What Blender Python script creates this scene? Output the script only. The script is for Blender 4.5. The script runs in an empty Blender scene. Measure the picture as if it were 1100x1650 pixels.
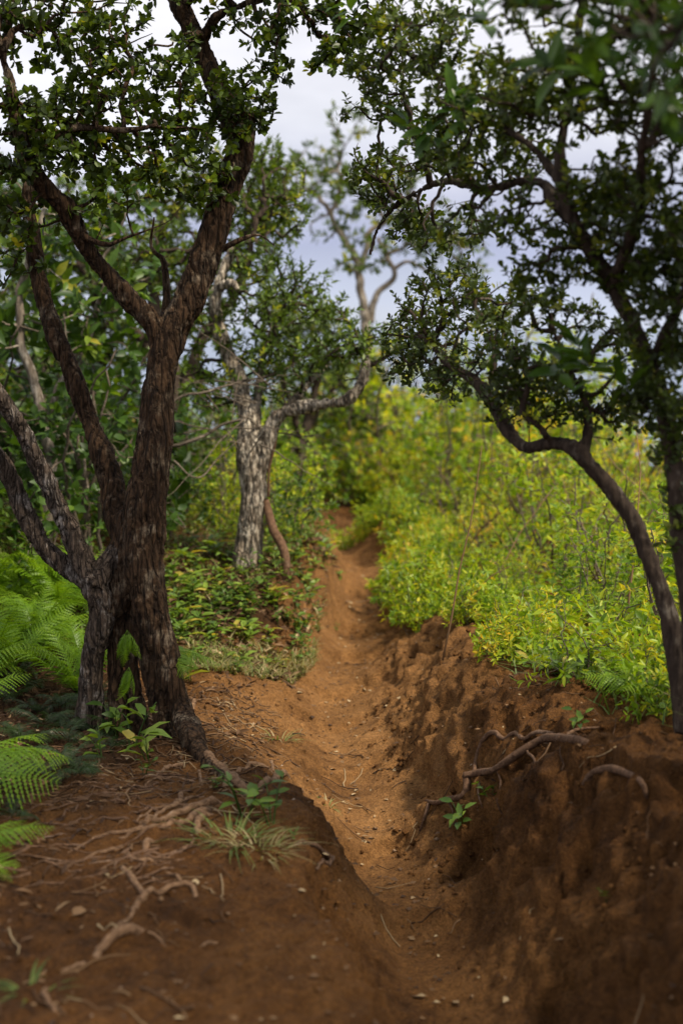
import bpy, math, random
import numpy as np
from mathutils import Vector, Matrix

random.seed(7)
rng = np.random.default_rng(7)
SC = bpy.context.scene
COL = SC.collection
PI = math.pi

# ------------------------------------------------------------------ camera, sky, sun, exposure
ZC = 1.65
PITCH = math.radians(7.58)
FPX = 2292.0
cam_d = bpy.data.cameras.new('camera')
cam = bpy.data.objects.new('camera', cam_d)
COL.objects.link(cam)
cam.location = (0, 0, ZC)
cam.rotation_euler = (PI / 2 - PITCH, 0, 0)
cam_d.lens = 50.0
cam_d.sensor_width = 36.0
cam_d.clip_start = 0.05
cam_d.clip_end = 90000.0
cam_d.dof.use_dof = True
cam_d.dof.focus_distance = 4.9
cam_d.dof.aperture_fstop = 2.1
cam_d.dof.aperture_blades = 0
SC.camera = cam

SUN_EL, SUN_AZ = math.radians(55), math.radians(120)      # azimuth clockwise from +Y (forward) to the right
w = bpy.data.worlds.new("World")
SC.world = w
w.use_nodes = True
wn, wl = w.node_tree.nodes, w.node_tree.links
wn.clear()
out = wn.new('ShaderNodeOutputWorld')
bg = wn.new('ShaderNodeBackground'); bg.inputs['Strength'].default_value = 0.1
sky = wn.new('ShaderNodeTexSky'); sky.sky_type = 'NISHITA'; sky.sun_disc = False
sky.sun_elevation = SUN_EL; sky.sun_rotation = SUN_AZ
tc = wn.new('ShaderNodeTexCoord')
sep = wn.new('ShaderNodeSeparateXYZ'); wl.new(tc.outputs['Generated'], sep.inputs[0])
mp = wn.new('ShaderNodeMapping'); mp.inputs['Scale'].default_value = (3.5, 3.5, 13.0)
wl.new(tc.outputs['Generated'], mp.inputs[0])
nz = wn.new('ShaderNodeTexNoise'); nz.inputs['Scale'].default_value = 1.6; nz.inputs['Detail'].default_value = 7; nz.inputs['Roughness'].default_value = 0.55
wl.new(mp.outputs[0], nz.inputs['Vector'])
mr = wn.new('ShaderNodeMath'); mr.operation = 'MULTIPLY_ADD'; mr.inputs[1].default_value = 0.07; mr.inputs[2].default_value = -0.035
wl.new(nz.outputs['Fac'], mr.inputs[0])
ad = wn.new('ShaderNodeMath'); ad.operation = 'ADD'; wl.new(sep.outputs['Z'], ad.inputs[0]); wl.new(mr.outputs[0], ad.inputs[1])
rmp = wn.new('ShaderNodeValToRGB')
wl.new(ad.outputs[0], rmp.inputs[0])
el = rmp.color_ramp.elements
for p, c in ((0.0, (.60, .64, .75)), (0.02, (.52, .57, .72)), (0.05, (.40, .43, .62)), (0.085, (.55, .56, .70)), (0.13, (.76, .76, .83)), (0.2, (.90, .88, .93)), (0.5, (.93, .93, .97)), (1.0, (.80, .84, .95))):
    if p in (0.0, 1.0):
        e = el[0] if p == 0.0 else el[-1]
    else:
        e = el.new(p)
    e.position = p
    e.color = c + (1,)
n2 = wn.new('ShaderNodeMapRange'); n2.inputs[1].default_value = .3; n2.inputs[2].default_value = .7; n2.inputs[3].default_value = 7.8; n2.inputs[4].default_value = 10.0
wl.new(nz.outputs['Fac'], n2.inputs[0])
scl = wn.new('ShaderNodeVectorMath'); scl.operation = 'SCALE'
wl.new(rmp.outputs[0], scl.inputs[0]); wl.new(n2.outputs[0], scl.inputs['Scale'])
mx = wn.new('ShaderNodeMix'); mx.data_type = 'RGBA'; mx.inputs['Factor'].default_value = 0.9
wl.new(sky.outputs[0], mx.inputs[6]); wl.new(scl.outputs[0], mx.inputs[7])
wl.new(mx.outputs[2], bg.inputs['Color']); wl.new(bg.outputs[0], out.inputs[0])

sd = bpy.data.lights.new('sun', 'SUN'); sd.energy = 5.0; sd.angle = math.radians(8.0); sd.color = (1.0, .90, .73)
so = bpy.data.objects.new('sun', sd); COL.objects.link(so)
sdir = Vector((math.sin(SUN_AZ) * math.cos(SUN_EL), math.cos(SUN_AZ) * math.cos(SUN_EL), math.sin(SUN_EL)))
so.rotation_euler = sdir.to_track_quat('Z', 'Y').to_euler()
so.location = (3, 3, 8)
SC.view_settings.view_transform = 'Standard'
SC.view_settings.look = 'None'
SC.view_settings.exposure = 0.45
SC.view_settings.gamma = 1.0
SC.view_settings.use_curve_mapping = False
SC.render.engine = 'CYCLES'
SC.cycles.max_bounces = 8
SC.cycles.diffuse_bounces = 4
SC.cycles.transmission_bounces = 6

# ------------------------------------------------------------------ numpy helpers
_perm = np.random.default_rng(3).permutation(256)
_perm = np.concatenate([_perm, _perm, _perm])
_grad = np.random.default_rng(4).normal(size=(256, 3)); _grad /= np.linalg.norm(_grad, axis=1)[:, None]


def pnoise(p):
    """3-D gradient noise, p (N,3) -> (N,) in about -0.8..0.8"""
    p = np.asarray(p, float)
    i = np.floor(p).astype(int); f = p - i
    u = f * f * f * (f * (f * 6 - 15) + 10)
    i &= 255
    r = 0
    for dx in (0, 1):
        for dy in (0, 1):
            for dz in (0, 1):
                h = _perm[_perm[_perm[(i[:, 0] + dx) & 255] + ((i[:, 1] + dy) & 255)] + ((i[:, 2] + dz) & 255)]
                g = _grad[h]
                d = g[:, 0] * (f[:, 0] - dx) + g[:, 1] * (f[:, 1] - dy) + g[:, 2] * (f[:, 2] - dz)
                wgt = (u[:, 0] if dx else 1 - u[:, 0]) * (u[:, 1] if dy else 1 - u[:, 1]) * (u[:, 2] if dz else 1 - u[:, 2])
                r = r + d * wgt
    return r * 1.4


def fbm(p, oct=4, gain=.5):
    s, a = 0, 1.0
    p = np.asarray(p, float)
    for k in range(oct):
        s = s + a * pnoise(p * (2.03 ** k) + 17.3 * k)
        a *= gain
    return s


def sstep(a, b, x):
    t = np.clip((x - a) / (b - a), 0, 1)
    return t * t * (3 - 2 * t)


def nrm(v):
    return v / (np.linalg.norm(v, axis=-1, keepdims=True) + 1e-12)


def mesh_from(name, V, F, var=None, smooth=True):
    """V (N,3); F: an (M,k) array or a list of such arrays"""
    if not isinstance(F, list):
        F = [F]
    F = [np.asarray(f, dtype=np.int32) for f in F if len(f)]
    me = bpy.data.meshes.new(name)
    V = np.ascontiguousarray(V, dtype=np.float32)
    me.vertices.add(len(V)); me.vertices.foreach_set('co', V.ravel())
    li = np.concatenate([f.ravel() for f in F])
    tot = np.concatenate([np.full(len(f), f.shape[1], dtype=np.int32) for f in F])
    st = np.concatenate([[0], np.cumsum(tot)[:-1]]).astype(np.int32)
    me.loops.add(len(li)); me.loops.foreach_set('vertex_index', li)
    me.polygons.add(len(tot)); me.polygons.foreach_set('loop_start', st)
    try:
        me.polygons.foreach_set('loop_total', tot)
    except Exception:
        pass
    me.polygons.foreach_set('use_smooth', np.full(len(tot), bool(smooth)))
    if var is not None:
        a = me.attributes.new('var', 'FLOAT', 'POINT')
        a.data.foreach_set('value', np.ascontiguousarray(var, dtype=np.float32))
    me.update(calc_edges=True)
    me.validate()
    return me


def link(name, data, mat=None, parent=None, kind=None):
    o = bpy.data.objects.new(name, data)
    COL.objects.link(o)
    if mat is not None and data is not None and len(data.materials) == 0:
        data.materials.append(mat)
    if parent is not None:
        o.parent = parent
    if kind:
        o['kind'] = kind
    return o


def thing(name, label, cat, loc=(0, 0, 0), group=None, data=None, mat=None):
    o = link(name, data, mat)
    o.location = loc
    o['label'] = label; o['category'] = cat
    if group:
        o['group'] = group
    return o


def copy_tree(o, parent=None):
    c = o.copy(); COL.objects.link(c)
    if parent is not None:
        c.parent = parent
    for ch in list(o.children):
        copy_tree(ch, c)
    return c


def catmull(P, n):
    """resample control points P (k,d) to n points, by chord length"""
    P = np.asarray(P, float)
    if len(P) == 2:
        return P[0] + (P[1] - P[0]) * np.linspace(0, 1, n)[:, None]
    Q = np.vstack([2 * P[0] - P[1], P, 2 * P[-1] - P[-2]])
    seg = np.linalg.norm(np.diff(P[:, :3], axis=0), axis=1)
    cum = np.concatenate([[0], np.cumsum(seg)])
    s = np.linspace(0, cum[-1], n)
    k = np.clip(np.searchsorted(cum, s, side='right') - 1, 0, len(P) - 2)
    t = ((s - cum[k]) / np.maximum(seg[k], 1e-9))[:, None]
    a, b, c, d = Q[k], Q[k + 1], Q[k + 2], Q[k + 3]
    return .5 * (2 * b + (c - a) * t + (2 * a - 5 * b + 4 * c - d) * t * t + (3 * b - a - 3 * c + d) * t ** 3)


class MB:
    def __init__(self):
        self.v, self.q, self.t, self.a, self.n = [], [], [], [], 0

    def add(self, V, quads=None, tris=None, var=0.0):
        if quads is not None and len(quads):
            self.q.append(np.asarray(quads) + self.n)
        if tris is not None and len(tris):
            self.t.append(np.asarray(tris) + self.n)
        self.v.append(V)
        self.a.append(np.full(len(V), var) if np.isscalar(var) else np.asarray(var))
        self.n += len(V)

    def tube(self, P, R, n=6, var=0.0, cap=True, rough=0.0, fr=(18, 18, 5), seed=0):
        P = np.asarray(P, float); R = np.asarray(R, float); m = len(P)
        T = nrm(np.gradient(P, axis=0))
        a = np.array([1.0, 0, 0]) if abs(T[0][0]) < .8 else np.array([0, 1.0, 0])
        U = np.zeros_like(P)
        for i in range(m):
            a = a - T[i] * a.dot(T[i]); a /= (np.linalg.norm(a) + 1e-12); U[i] = a
        W = np.cross(T, U)
        th = np.arange(n) / n * 2 * PI
        dirs = U[:, None, :] * np.cos(th)[None, :, None] + W[:, None, :] * np.sin(th)[None, :, None]
        rr = np.repeat(R[:, None], n, 1)
        if rough:
            L = np.concatenate([[0], np.cumsum(np.linalg.norm(np.diff(P, axis=0), axis=1))])
            g = np.stack([np.cos(th)[None, :] * R[:, None] * fr[0] * 3, np.sin(th)[None, :] * R[:, None] * fr[1] * 3, np.repeat((L * fr[2])[:, None], n, 1)], -1).reshape(-1, 3)
            rr = rr * (1 + rough * fbm(g + seed * 7.7, 3).reshape(m, n))
        V = (P[:, None, :] + dirs * rr[..., None]).reshape(-1, 3)
        i = np.arange(m - 1)[:, None] * n; j = np.arange(n)[None, :]; j2 = (j + 1) % n
        Q = np.stack([i + j, i + j2, i + n + j2, i + n + j], -1).reshape(-1, 4)
        tr = None
        if cap:
            V = np.vstack([V, P[-1] + T[-1] * R[-1] * .6, P[0] - T[0] * R[0] * .3])
            e = m * n; jj = np.arange(n); jj2 = (jj + 1) % n
            tr = np.vstack([np.stack([(m - 1) * n + jj, (m - 1) * n + jj2, np.full(n, e)], 1), np.stack([jj2, jj, np.full(n, e + 1)], 1)])
        self.add(V, Q, tr, var)

    def mesh(self, name, smooth=True):
        F = []
        if self.q: F.append(np.vstack(self.q))
        if self.t: F.append(np.vstack(self.t))
        return mesh_from(name, np.vstack(self.v), F, np.concatenate(self.a), smooth)

# pixel (of the 1100 x 1650 photograph) + distance along the view axis -> world point
_cp, _sp = math.cos(PITCH), math.sin(PITCH)


def ray(px, py):
    x = (px - 550) / FPX; y = (825 - py) / FPX
    return np.array([x, _cp + y * _sp, y * _cp - _sp])


def P3(px, py, d):
    return np.array([0, 0, ZC]) + ray(px, py) * d


def proj(V):
    V = np.asarray(V, float) - np.array([0, 0, ZC])
    d = V[:, 1] * _cp - V[:, 2] * _sp
    u = V[:, 1] * _sp + V[:, 2] * _cp
    d_ = np.maximum(d, 1e-3)
    return 550 + FPX * V[:, 0] / d_, 825 - FPX * u / d_, d

# ------------------------------------------------------------------ materials


def new_mat(name):
    m = bpy.data.materials.new(name); m.use_nodes = True
    nt = m.node_tree; nt.nodes.clear()
    o = nt.nodes.new('ShaderNodeOutputMaterial')
    return m, nt, nt.nodes, nt.links, o


def ramp(nodes, stops):
    r = nodes.new('ShaderNodeValToRGB'); e = r.color_ramp.elements
    e[0].position, e[0].color = stops[0][0], tuple(stops[0][1]) + (1,)
    e[1].position, e[1].color = stops[-1][0], tuple(stops[-1][1]) + (1,)
    for p, c in stops[1:-1]:
        q = e.new(p); q.color = tuple(c) + (1,)
    return r


def leaf_mat(name, stops, trans=.4, rough=.42, tint=(1.25, 1.15, .45), each=0.0):
    m, nt, N, L, o = new_mat(name)
    at = N.new('ShaderNodeAttribute'); at.attribute_name = 'var'
    r = ramp(N, stops)
    if each:
        oi = N.new('ShaderNodeObjectInfo')
        q1 = N.new('ShaderNodeMath'); q1.operation = 'MULTIPLY_ADD'; q1.inputs[1].default_value = each; q1.inputs[2].default_value = -.5 * each; L.new(oi.outputs['Random'], q1.inputs[0])
        q2 = N.new('ShaderNodeMath'); q2.operation = 'ADD'; L.new(at.outputs['Fac'], q2.inputs[0]); L.new(q1.outputs[0], q2.inputs[1]); L.new(q2.outputs[0], r.inputs[0])
    else:
        L.new(at.outputs['Fac'], r.inputs[0])
    g = N.new('ShaderNodeNewGeometry')
    n = N.new('ShaderNodeTexNoise'); n.inputs['Scale'].default_value = 60
    L.new(g.outputs['Position'], n.inputs['Vector'])
    mu = N.new('ShaderNodeMix'); mu.data_type = 'RGBA'; mu.blend_type = 'MULTIPLY'; mu.inputs[0].default_value = .5
    r2 = ramp(N, [(.3, (.7, .75, .65)), (.7, (1.1, 1.1, 1.0))]); L.new(n.outputs['Fac'], r2.inputs[0])
    L.new(r.outputs[0], mu.inputs[6]); L.new(r2.outputs[0], mu.inputs[7])
    b = N.new('ShaderNodeBsdfPrincipled'); b.inputs['Roughness'].default_value = rough
    b.inputs['Specular IOR Level'].default_value = .35
    L.new(mu.outputs[2], b.inputs['Base Color'])
    t = N.new('ShaderNodeBsdfTranslucent')
    ml = N.new('ShaderNodeMix'); ml.data_type = 'RGBA'; ml.blend_type = 'MULTIPLY'; ml.inputs[0].default_value = 1
    ml.inputs[7].default_value = tint + (1,)
    L.new(mu.outputs[2], ml.inputs[6]); L.new(ml.outputs[2], t.inputs['Color'])
    s = N.new('ShaderNodeMixShader'); s.inputs[0].default_value = trans
    L.new(b.outputs[0], s.inputs[1]); L.new(t.outputs[0], s.inputs[2]); L.new(s.outputs[0], o.inputs[0])
    return m


def bark_mat(name, dark, mid, pale, lichen=.45, zs=.22, bump=.5, scale=1.0, plates=0):
    m, nt, N, L, o = new_mat(name)
    g = N.new('ShaderNodeNewGeometry')
    mp = N.new('ShaderNodeMapping'); mp.inputs['Scale'].default_value = (1, 1, zs); L.new(g.outputs['Position'], mp.inputs[0])
    n1 = N.new('ShaderNodeTexNoise'); n1.inputs['Scale'].default_value = 70 * scale; n1.inputs['Detail'].default_value = 6; n1.inputs['Roughness'].default_value = .65
    L.new(mp.outputs[0], n1.inputs['Vector'])
    n2 = N.new('ShaderNodeTexNoise'); n2.inputs['Scale'].default_value = 11; n2.inputs['Detail'].default_value = 8; n2.inputs['Roughness'].default_value = .7
    L.new(g.outputs['Position'], n2.inputs['Vector'])
    n3 = N.new('ShaderNodeTexNoise'); n3.inputs['Scale'].default_value = 160 * scale; n3.inputs['Detail'].default_value = 3
    L.new(mp.outputs[0], n3.inputs['Vector'])
    r = ramp(N, [(.34, dark), (.55, mid), (.75, [min(1, c * 1.5) for c in mid])]); L.new(n1.outputs['Fac'], r.inputs[0])
    if plates:
        mq = N.new('ShaderNodeMapping'); mq.inputs['Scale'].default_value = (1, 1, zs * .9); L.new(g.outputs['Position'], mq.inputs[0])
        dn = N.new('ShaderNodeTexNoise'); dn.inputs['Scale'].default_value = 18; dn.inputs['Detail'].default_value = 4; L.new(mq.outputs[0], dn.inputs['Vector'])
        dm = N.new('ShaderNodeVectorMath'); dm.operation = 'MULTIPLY_ADD'; dm.inputs[1].default_value = (.05, .05, .05); L.new(dn.outputs['Color'], dm.inputs[0]); L.new(mq.outputs[0], dm.inputs[2])
        vo = N.new('ShaderNodeTexVoronoi'); vo.feature = 'DISTANCE_TO_EDGE'; vo.inputs['Scale'].default_value = plates; L.new(dm.outputs[0], vo.inputs['Vector'])
        vr = N.new('ShaderNodeMapRange'); vr.inputs[1].default_value = .0; vr.inputs[2].default_value = .16; L.new(vo.outputs['Distance'], vr.inputs[0])
    ma = N.new('ShaderNodeMapRange'); ma.inputs[1].default_value = lichen; ma.inputs[2].default_value = lichen + .16
    L.new(n2.outputs['Fac'], ma.inputs[0])
    mb = N.new('ShaderNodeMath'); mb.operation = 'MULTIPLY'; L.new(ma.outputs[0], mb.inputs[0])
    mc = N.new('ShaderNodeMapRange'); mc.inputs[1].default_value = .4; mc.inputs[2].default_value = .6; L.new(n1.outputs['Fac'], mc.inputs[0])
    L.new(mc.outputs[0], mb.inputs[1])
    mi = N.new('ShaderNodeMix'); mi.data_type = 'RGBA'; L.new(mb.outputs[0], mi.inputs[0]); L.new(r.outputs[0], mi.inputs[6]); mi.inputs[7].default_value = tuple(pale) + (1,)
    b = N.new('ShaderNodeBsdfPrincipled'); b.inputs['Roughness'].default_value = .9; b.inputs['Specular IOR Level'].default_value = .15
    if plates:
        cr = ramp(N, [(.0, (.28, .25, .22)), (.6, (1, 1, 1)), (1, (1.25, 1.2, 1.15))]); L.new(vr.outputs[0], cr.inputs[0])
        mm = N.new('ShaderNodeMix'); mm.data_type = 'RGBA'; mm.blend_type = 'MULTIPLY'; mm.inputs[0].default_value = .68
        L.new(mi.outputs[2], mm.inputs[6]); L.new(cr.outputs[0], mm.inputs[7]); L.new(mm.outputs[2], b.inputs['Base Color'])
    else:
        L.new(mi.outputs[2], b.inputs['Base Color'])
    add = N.new('ShaderNodeMath'); add.operation = 'MULTIPLY_ADD'; add.inputs[1].default_value = .5; L.new(n3.outputs['Fac'], add.inputs[0]); L.new(n1.outputs['Fac'], add.inputs[2])
    if plates:
        a2 = N.new('ShaderNodeMath'); a2.operation = 'MULTIPLY_ADD'; a2.inputs[1].default_value = .9; L.new(vr.outputs[0], a2.inputs[0]); L.new(add.outputs[0], a2.inputs[2]); add = a2
    bp = N.new('ShaderNodeBump'); bp.inputs['Strength'].default_value = bump; bp.inputs['Distance'].default_value = .012
    L.new(add.outputs[0], bp.inputs['Height']); L.new(bp.outputs[0], b.inputs['Normal'])
    L.new(b.outputs[0], o.inputs[0])
    return m


def dirt_mat(name, light, mid, dark, tlight, tmid, tdark):
    m, nt, N, L, o = new_mat(name)
    g = N.new('ShaderNodeNewGeometry')
    def noise(s, d, ro=.6):
        n = N.new('ShaderNodeTexNoise'); n.inputs['Scale'].default_value = s; n.inputs['Detail'].default_value = d; n.inputs['Roughness'].default_value = ro
        L.new(g.outputs['Position'], n.inputs['Vector']); return n
    n1, n2, n3, n4 = noise(1.7, 5), noise(14, 7, .68), noise(90, 5, .7), noise(300, 2)
    sm = N.new('ShaderNodeMath'); sm.operation = 'MULTIPLY_ADD'; sm.inputs[1].default_value = .55; L.new(n1.outputs['Fac'], sm.inputs[0])
    s2 = N.new('ShaderNodeMath'); s2.operation = 'MULTIPLY'; s2.inputs[1].default_value = .45; L.new(n2.outputs['Fac'], s2.inputs[0]); L.new(s2.outputs[0], sm.inputs[2])
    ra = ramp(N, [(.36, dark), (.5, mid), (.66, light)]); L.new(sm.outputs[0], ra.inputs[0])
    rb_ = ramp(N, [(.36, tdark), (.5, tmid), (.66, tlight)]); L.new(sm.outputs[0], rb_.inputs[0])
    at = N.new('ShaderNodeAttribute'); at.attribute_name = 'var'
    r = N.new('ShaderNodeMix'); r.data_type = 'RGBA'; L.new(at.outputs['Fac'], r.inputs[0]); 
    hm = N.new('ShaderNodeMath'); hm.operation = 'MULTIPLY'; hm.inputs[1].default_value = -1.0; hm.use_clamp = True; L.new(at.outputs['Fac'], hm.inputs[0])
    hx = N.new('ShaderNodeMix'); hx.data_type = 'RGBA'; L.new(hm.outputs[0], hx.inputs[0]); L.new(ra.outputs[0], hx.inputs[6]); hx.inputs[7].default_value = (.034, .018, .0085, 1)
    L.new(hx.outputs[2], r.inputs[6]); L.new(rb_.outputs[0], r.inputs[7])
    r3 = ramp(N, [(.3, (.42, .40, .38)), (.52, (.95, .95, .95)), (.72, (1.45, 1.4, 1.35))]); L.new(n3.outputs['Fac'], r3.inputs[0])
    mu = N.new('ShaderNodeMix'); mu.data_type = 'RGBA'; mu.blend_type = 'MULTIPLY'; mu.inputs[0].default_value = .8
    r4 = ramp(N, [(.32, (.55, .53, .5)), (.5, (1, 1, 1)), (.68, (1.45, 1.4, 1.35))]); L.new(n4.outputs['Fac'], r4.inputs[0])
    m4 = N.new('ShaderNodeMix'); m4.data_type = 'RGBA'; m4.blend_type = 'MULTIPLY'; m4.inputs[0].default_value = .75
    L.new(r.outputs[2], m4.inputs[6]); L.new(r4.outputs[0], m4.inputs[7])
    L.new(m4.outputs[2], mu.inputs[6]); L.new(r3.outputs[0], mu.inputs[7])
    vo = N.new('ShaderNodeTexVoronoi'); vo.inputs['Scale'].default_value = 75; L.new(g.outputs['Position'], vo.inputs['Vector'])
    vr = ramp(N, [(.0, (1, 1, 1)), (.13, (1, 1, 1)), (.17, (0, 0, 0))]); L.new(vo.outputs['Distance'], vr.inputs[0])
    vs = N.new('ShaderNodeMath'); vs.operation = 'GREATER_THAN'; vs.inputs[1].default_value = .86
    sx = N.new('ShaderNodeSeparateColor'); L.new(vo.outputs['Color'], sx.inputs[0]); L.new(sx.outputs[0], vs.inputs[0])
    vm = N.new('ShaderNodeMath'); vm.operation = 'MULTIPLY'; L.new(vs.outputs[0], vm.inputs[0]); L.new(vr.outputs[0], vm.inputs[1])
    vk = N.new('ShaderNodeMath'); vk.operation = 'MULTIPLY'; vk.inputs[1].default_value = .55; L.new(vm.outputs[0], vk.inputs[0])
    mi = N.new('ShaderNodeMix'); mi.data_type = 'RGBA'; L.new(vk.outputs[0], mi.inputs[0]); L.new(mu.outputs[2], mi.inputs[6]); mi.inputs[7].default_value = (.26, .16, .09, 1)
    b = N.new('ShaderNodeBsdfPrincipled'); b.inputs['Roughness'].default_value = .93; b.inputs['Specular IOR Level'].default_value = .12
    L.new(mi.outputs[2], b.inputs['Base Color'])
    h = N.new('ShaderNodeMath'); h.operation = 'MULTIPLY_ADD'; h.inputs[1].default_value = .35; L.new(n3.outputs['Fac'], h.inputs[0]); L.new(n2.outputs['Fac'], h.inputs[2])
    h2 = N.new('ShaderNodeMath'); h2.operation = 'MULTIPLY_ADD'; h2.inputs[1].default_value = .12; L.new(n4.outputs['Fac'], h2.inputs[0]); L.new(h.outputs[0], h2.inputs[2])
    h3 = N.new('ShaderNodeMath'); h3.operation = 'MULTIPLY_ADD'; h3.inputs[1].default_value = .15; L.new(vm.outputs[0], h3.inputs[0]); L.new(h2.outputs[0], h3.inputs[2])
    bp = N.new('ShaderNodeBump'); bp.inputs['Strength'].default_value = 1.0; bp.inputs['Distance'].default_value = .04
    L.new(h3.outputs[0], bp.inputs['Height']); L.new(bp.outputs[0], b.inputs['Normal'])
    L.new(b.outputs[0], o.inputs[0])
    return m


def var_mat(name, stops, rough=.85):
    m, nt, N, L, o = new_mat(name)
    at = N.new('ShaderNodeAttribute'); at.attribute_name = 'var'
    r = ramp(N, stops); L.new(at.outputs['Fac'], r.inputs[0])
    b = N.new('ShaderNodeBsdfPrincipled'); b.inputs['Roughness'].default_value = rough; b.inputs['Specular IOR Level'].default_value = .2
    L.new(r.outputs[0], b.inputs['Base Color']); L.new(b.outputs[0], o.inputs[0])
    return m


M = {}
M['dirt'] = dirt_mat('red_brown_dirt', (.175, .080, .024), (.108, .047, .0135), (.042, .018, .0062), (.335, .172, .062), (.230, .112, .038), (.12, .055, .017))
M['bark_left'] = bark_mat('dark_brown_bark', (.010, .006, .004), (.052, .030, .016), (.25, .20, .14), .53, bump=.8, plates=40)
M['bark_pale'] = bark_mat('lichened_pale_bark', (.020, .015, .012), (.085, .062, .046), (.34, .31, .28), .50, bump=.9, plates=46)
M['bark_grey'] = bark_mat('pale_grey_bark', (.026, .019, .013), (.19, .152, .112), (.48, .43, .35), .41, bump=1.0, plates=34)
M['bark_dim'] = bark_mat('brown_grey_bark', (.018, .012, .009), (.050, .035, .025), (.22, .19, .15), .56)
M['bark_far'] = bark_mat('weathered_pale_bark', (.08, .062, .045), (.17, .138, .105), (.38, .34, .29), .48)
M['root'] = bark_mat('root_bark', (.075, .040, .020), (.18, .105, .058), (.33, .23, .15), .57, zs=1.0, bump=.6)
M['root_dark'] = bark_mat('dusty_root_bark', (.055, .029, .016), (.125, .070, .040), (.24, .17, .12), .55, zs=1.0)
M['twig'] = bark_mat('dry_twig', (.05, .038, .028), (.125, .098, .072), (.28, .24, .2), .55, zs=1.0)
M['leaf_left'] = leaf_mat('ohia_leaf', [(0, (.020, .032, .007)), (.4, (.045, .070, .011)), (.66, (.095, .150, .017)), (.86, (.19, .29, .025)), (1, (.36, .34, .03))], .42, .36)
M['leaf_mid'] = leaf_mat('narrow_leaf', [(0, (.032, .056, .010)), (.5, (.075, .122, .016)), (.82, (.155, .235, .024)), (1, (.34, .35, .035))], .44)
M['leaf_dark'] = leaf_mat('dark_leaf', [(0, (.019, .030, .007)), (.5, (.044, .066, .011)), (.8, (.095, .145, .017)), (1, (.26, .28, .03))], .42)
M['leaf_lime'] = leaf_mat('sunlit_shrub_leaf', [(0, (.08, .16, .012)), (.35, (.21, .33, .017)), (.65, (.38, .45, .024)), (.88, (.56, .51, .03)), (1, (.60, .40, .04))], .5, each=.45)
M['leaf_under'] = leaf_mat('understorey_leaf', [(0, (.028, .060, .010)), (.5, (.062, .125, .016)), (.85, (.15, .23, .022)), (1, (.36, .32, .04))], .45, each=.4)
M['leaf_herb'] = leaf_mat('herb_leaf', [(0, (.05, .10, .014)), (.5, (.12, .20, .022)), (.8, (.26, .34, .04)), (.97, (.40, .40, .08)), (1, (.42, .34, .06))], .42)
M['leaf_big'] = leaf_mat('glossy_big_leaf', [(0, (.022, .05, .010)), (.6, (.04, .09, .014)), (1, (.10, .19, .022))], .45, .35)
M['fern'] = leaf_mat('bright_fern', [(0, (.07, .15, .008)), (.6, (.16, .29, .012)), (1, (.32, .42, .022))], .5)
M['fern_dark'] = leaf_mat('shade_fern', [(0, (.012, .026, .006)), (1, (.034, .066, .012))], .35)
M['grass'] = leaf_mat('grass_blade', [(0, (.06, .10, .02)), (.5, (.14, .18, .035)), (.75, (.28, .24, .10)), (1, (.36, .28, .15))], .35, .6)
M['litter'] = var_mat('dry_litter', [(0, (.035, .018, .010)), (.5, (.085, .045, .021)), (.8, (.16, .092, .044)), (1, (.32, .235, .13))])
M['pebble'] = var_mat('pebbles', [(0, (.07, .035, .016)), (.8, (.17, .10, .05)), (1, (.34, .26, .19))])
M['bract'] = var_mat('dead_wood', [(0, (.16, .12, .09)), (1, (.3, .25, .2))])

# ------------------------------------------------------------------ terrain
def interp(x, pts):
    a = np.array(pts, float)
    return np.interp(x, a[:, 0], a[:, 1])


def smooth_interp(pts):
    """a smooth curve through pts, tabulated"""
    a = np.array(pts, float)
    xs_ = np.linspace(a[0, 0], a[-1, 0], 600)
    ys_ = np.interp(xs_, a[:, 0], a[:, 1])
    k = np.hanning(31); k /= k.sum()
    ys_ = np.convolve(np.pad(ys_, 15, mode='edge'), k, mode='valid')
    return lambda x: np.interp(x, xs_, ys_)


XC = smooth_interp([(-5, .45), (2, .34), (3.2, .25), (4.1, .14), (5, .04), (5.9, -.04), (6.4, -.03), (7, .03), (8.0, .15), (8.6, .19), (9.3, .21), (9.75, .10), (10.3, -.08), (11.2, -.24), (12, -.55), (13, -1.3), (15, -3), (18, -6), (30, -12), (60, -30)])
HW = smooth_interp([(-5, .2), (3, .10), (4, .06), (5, .07), (6, .11), (7.5, .11), (8.8, .13), (9.6, .12), (10.2, .10), (12, .10), (20, .2), (60, .2)])
ZF = smooth_interp([(-5, .0), (3, 0), (5, .02), (7, .03), (8.6, .0), (8.9, .0), (9.5, .12), (9.9, .10), (10.4, .0), (12, -.03), (14, -.2), (20, -.7), (40, -2), (60, -5)])
HL = smooth_interp([(-5, .32), (3.8, .31), (4.4, .25), (5.2, .10), (5.9, .09), (6.3, .30), (7.0, .44), (8.6, .40), (9.6, .26), (11, .18), (16, .1), (60, .1)])
WL = smooth_interp([(-5, .20), (3.9, .19), (4.4, .30), (5.0, .6), (5.6, .75), (6.0, .55), (6.5, .3), (7.2, .2), (60, .25)])
HR = smooth_interp([(-5, .60), (3, .58), (4, .50), (5, .37), (6, .30), (7, .20), (8, .13), (10, .10), (14, .12), (60, .1)])
WR = smooth_interp([(-5, .55), (3, .52), (4, .42), (4.8, .40), (5.6, .55), (6.2, .50), (7, .28), (9, .2), (60, .25)])


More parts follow.
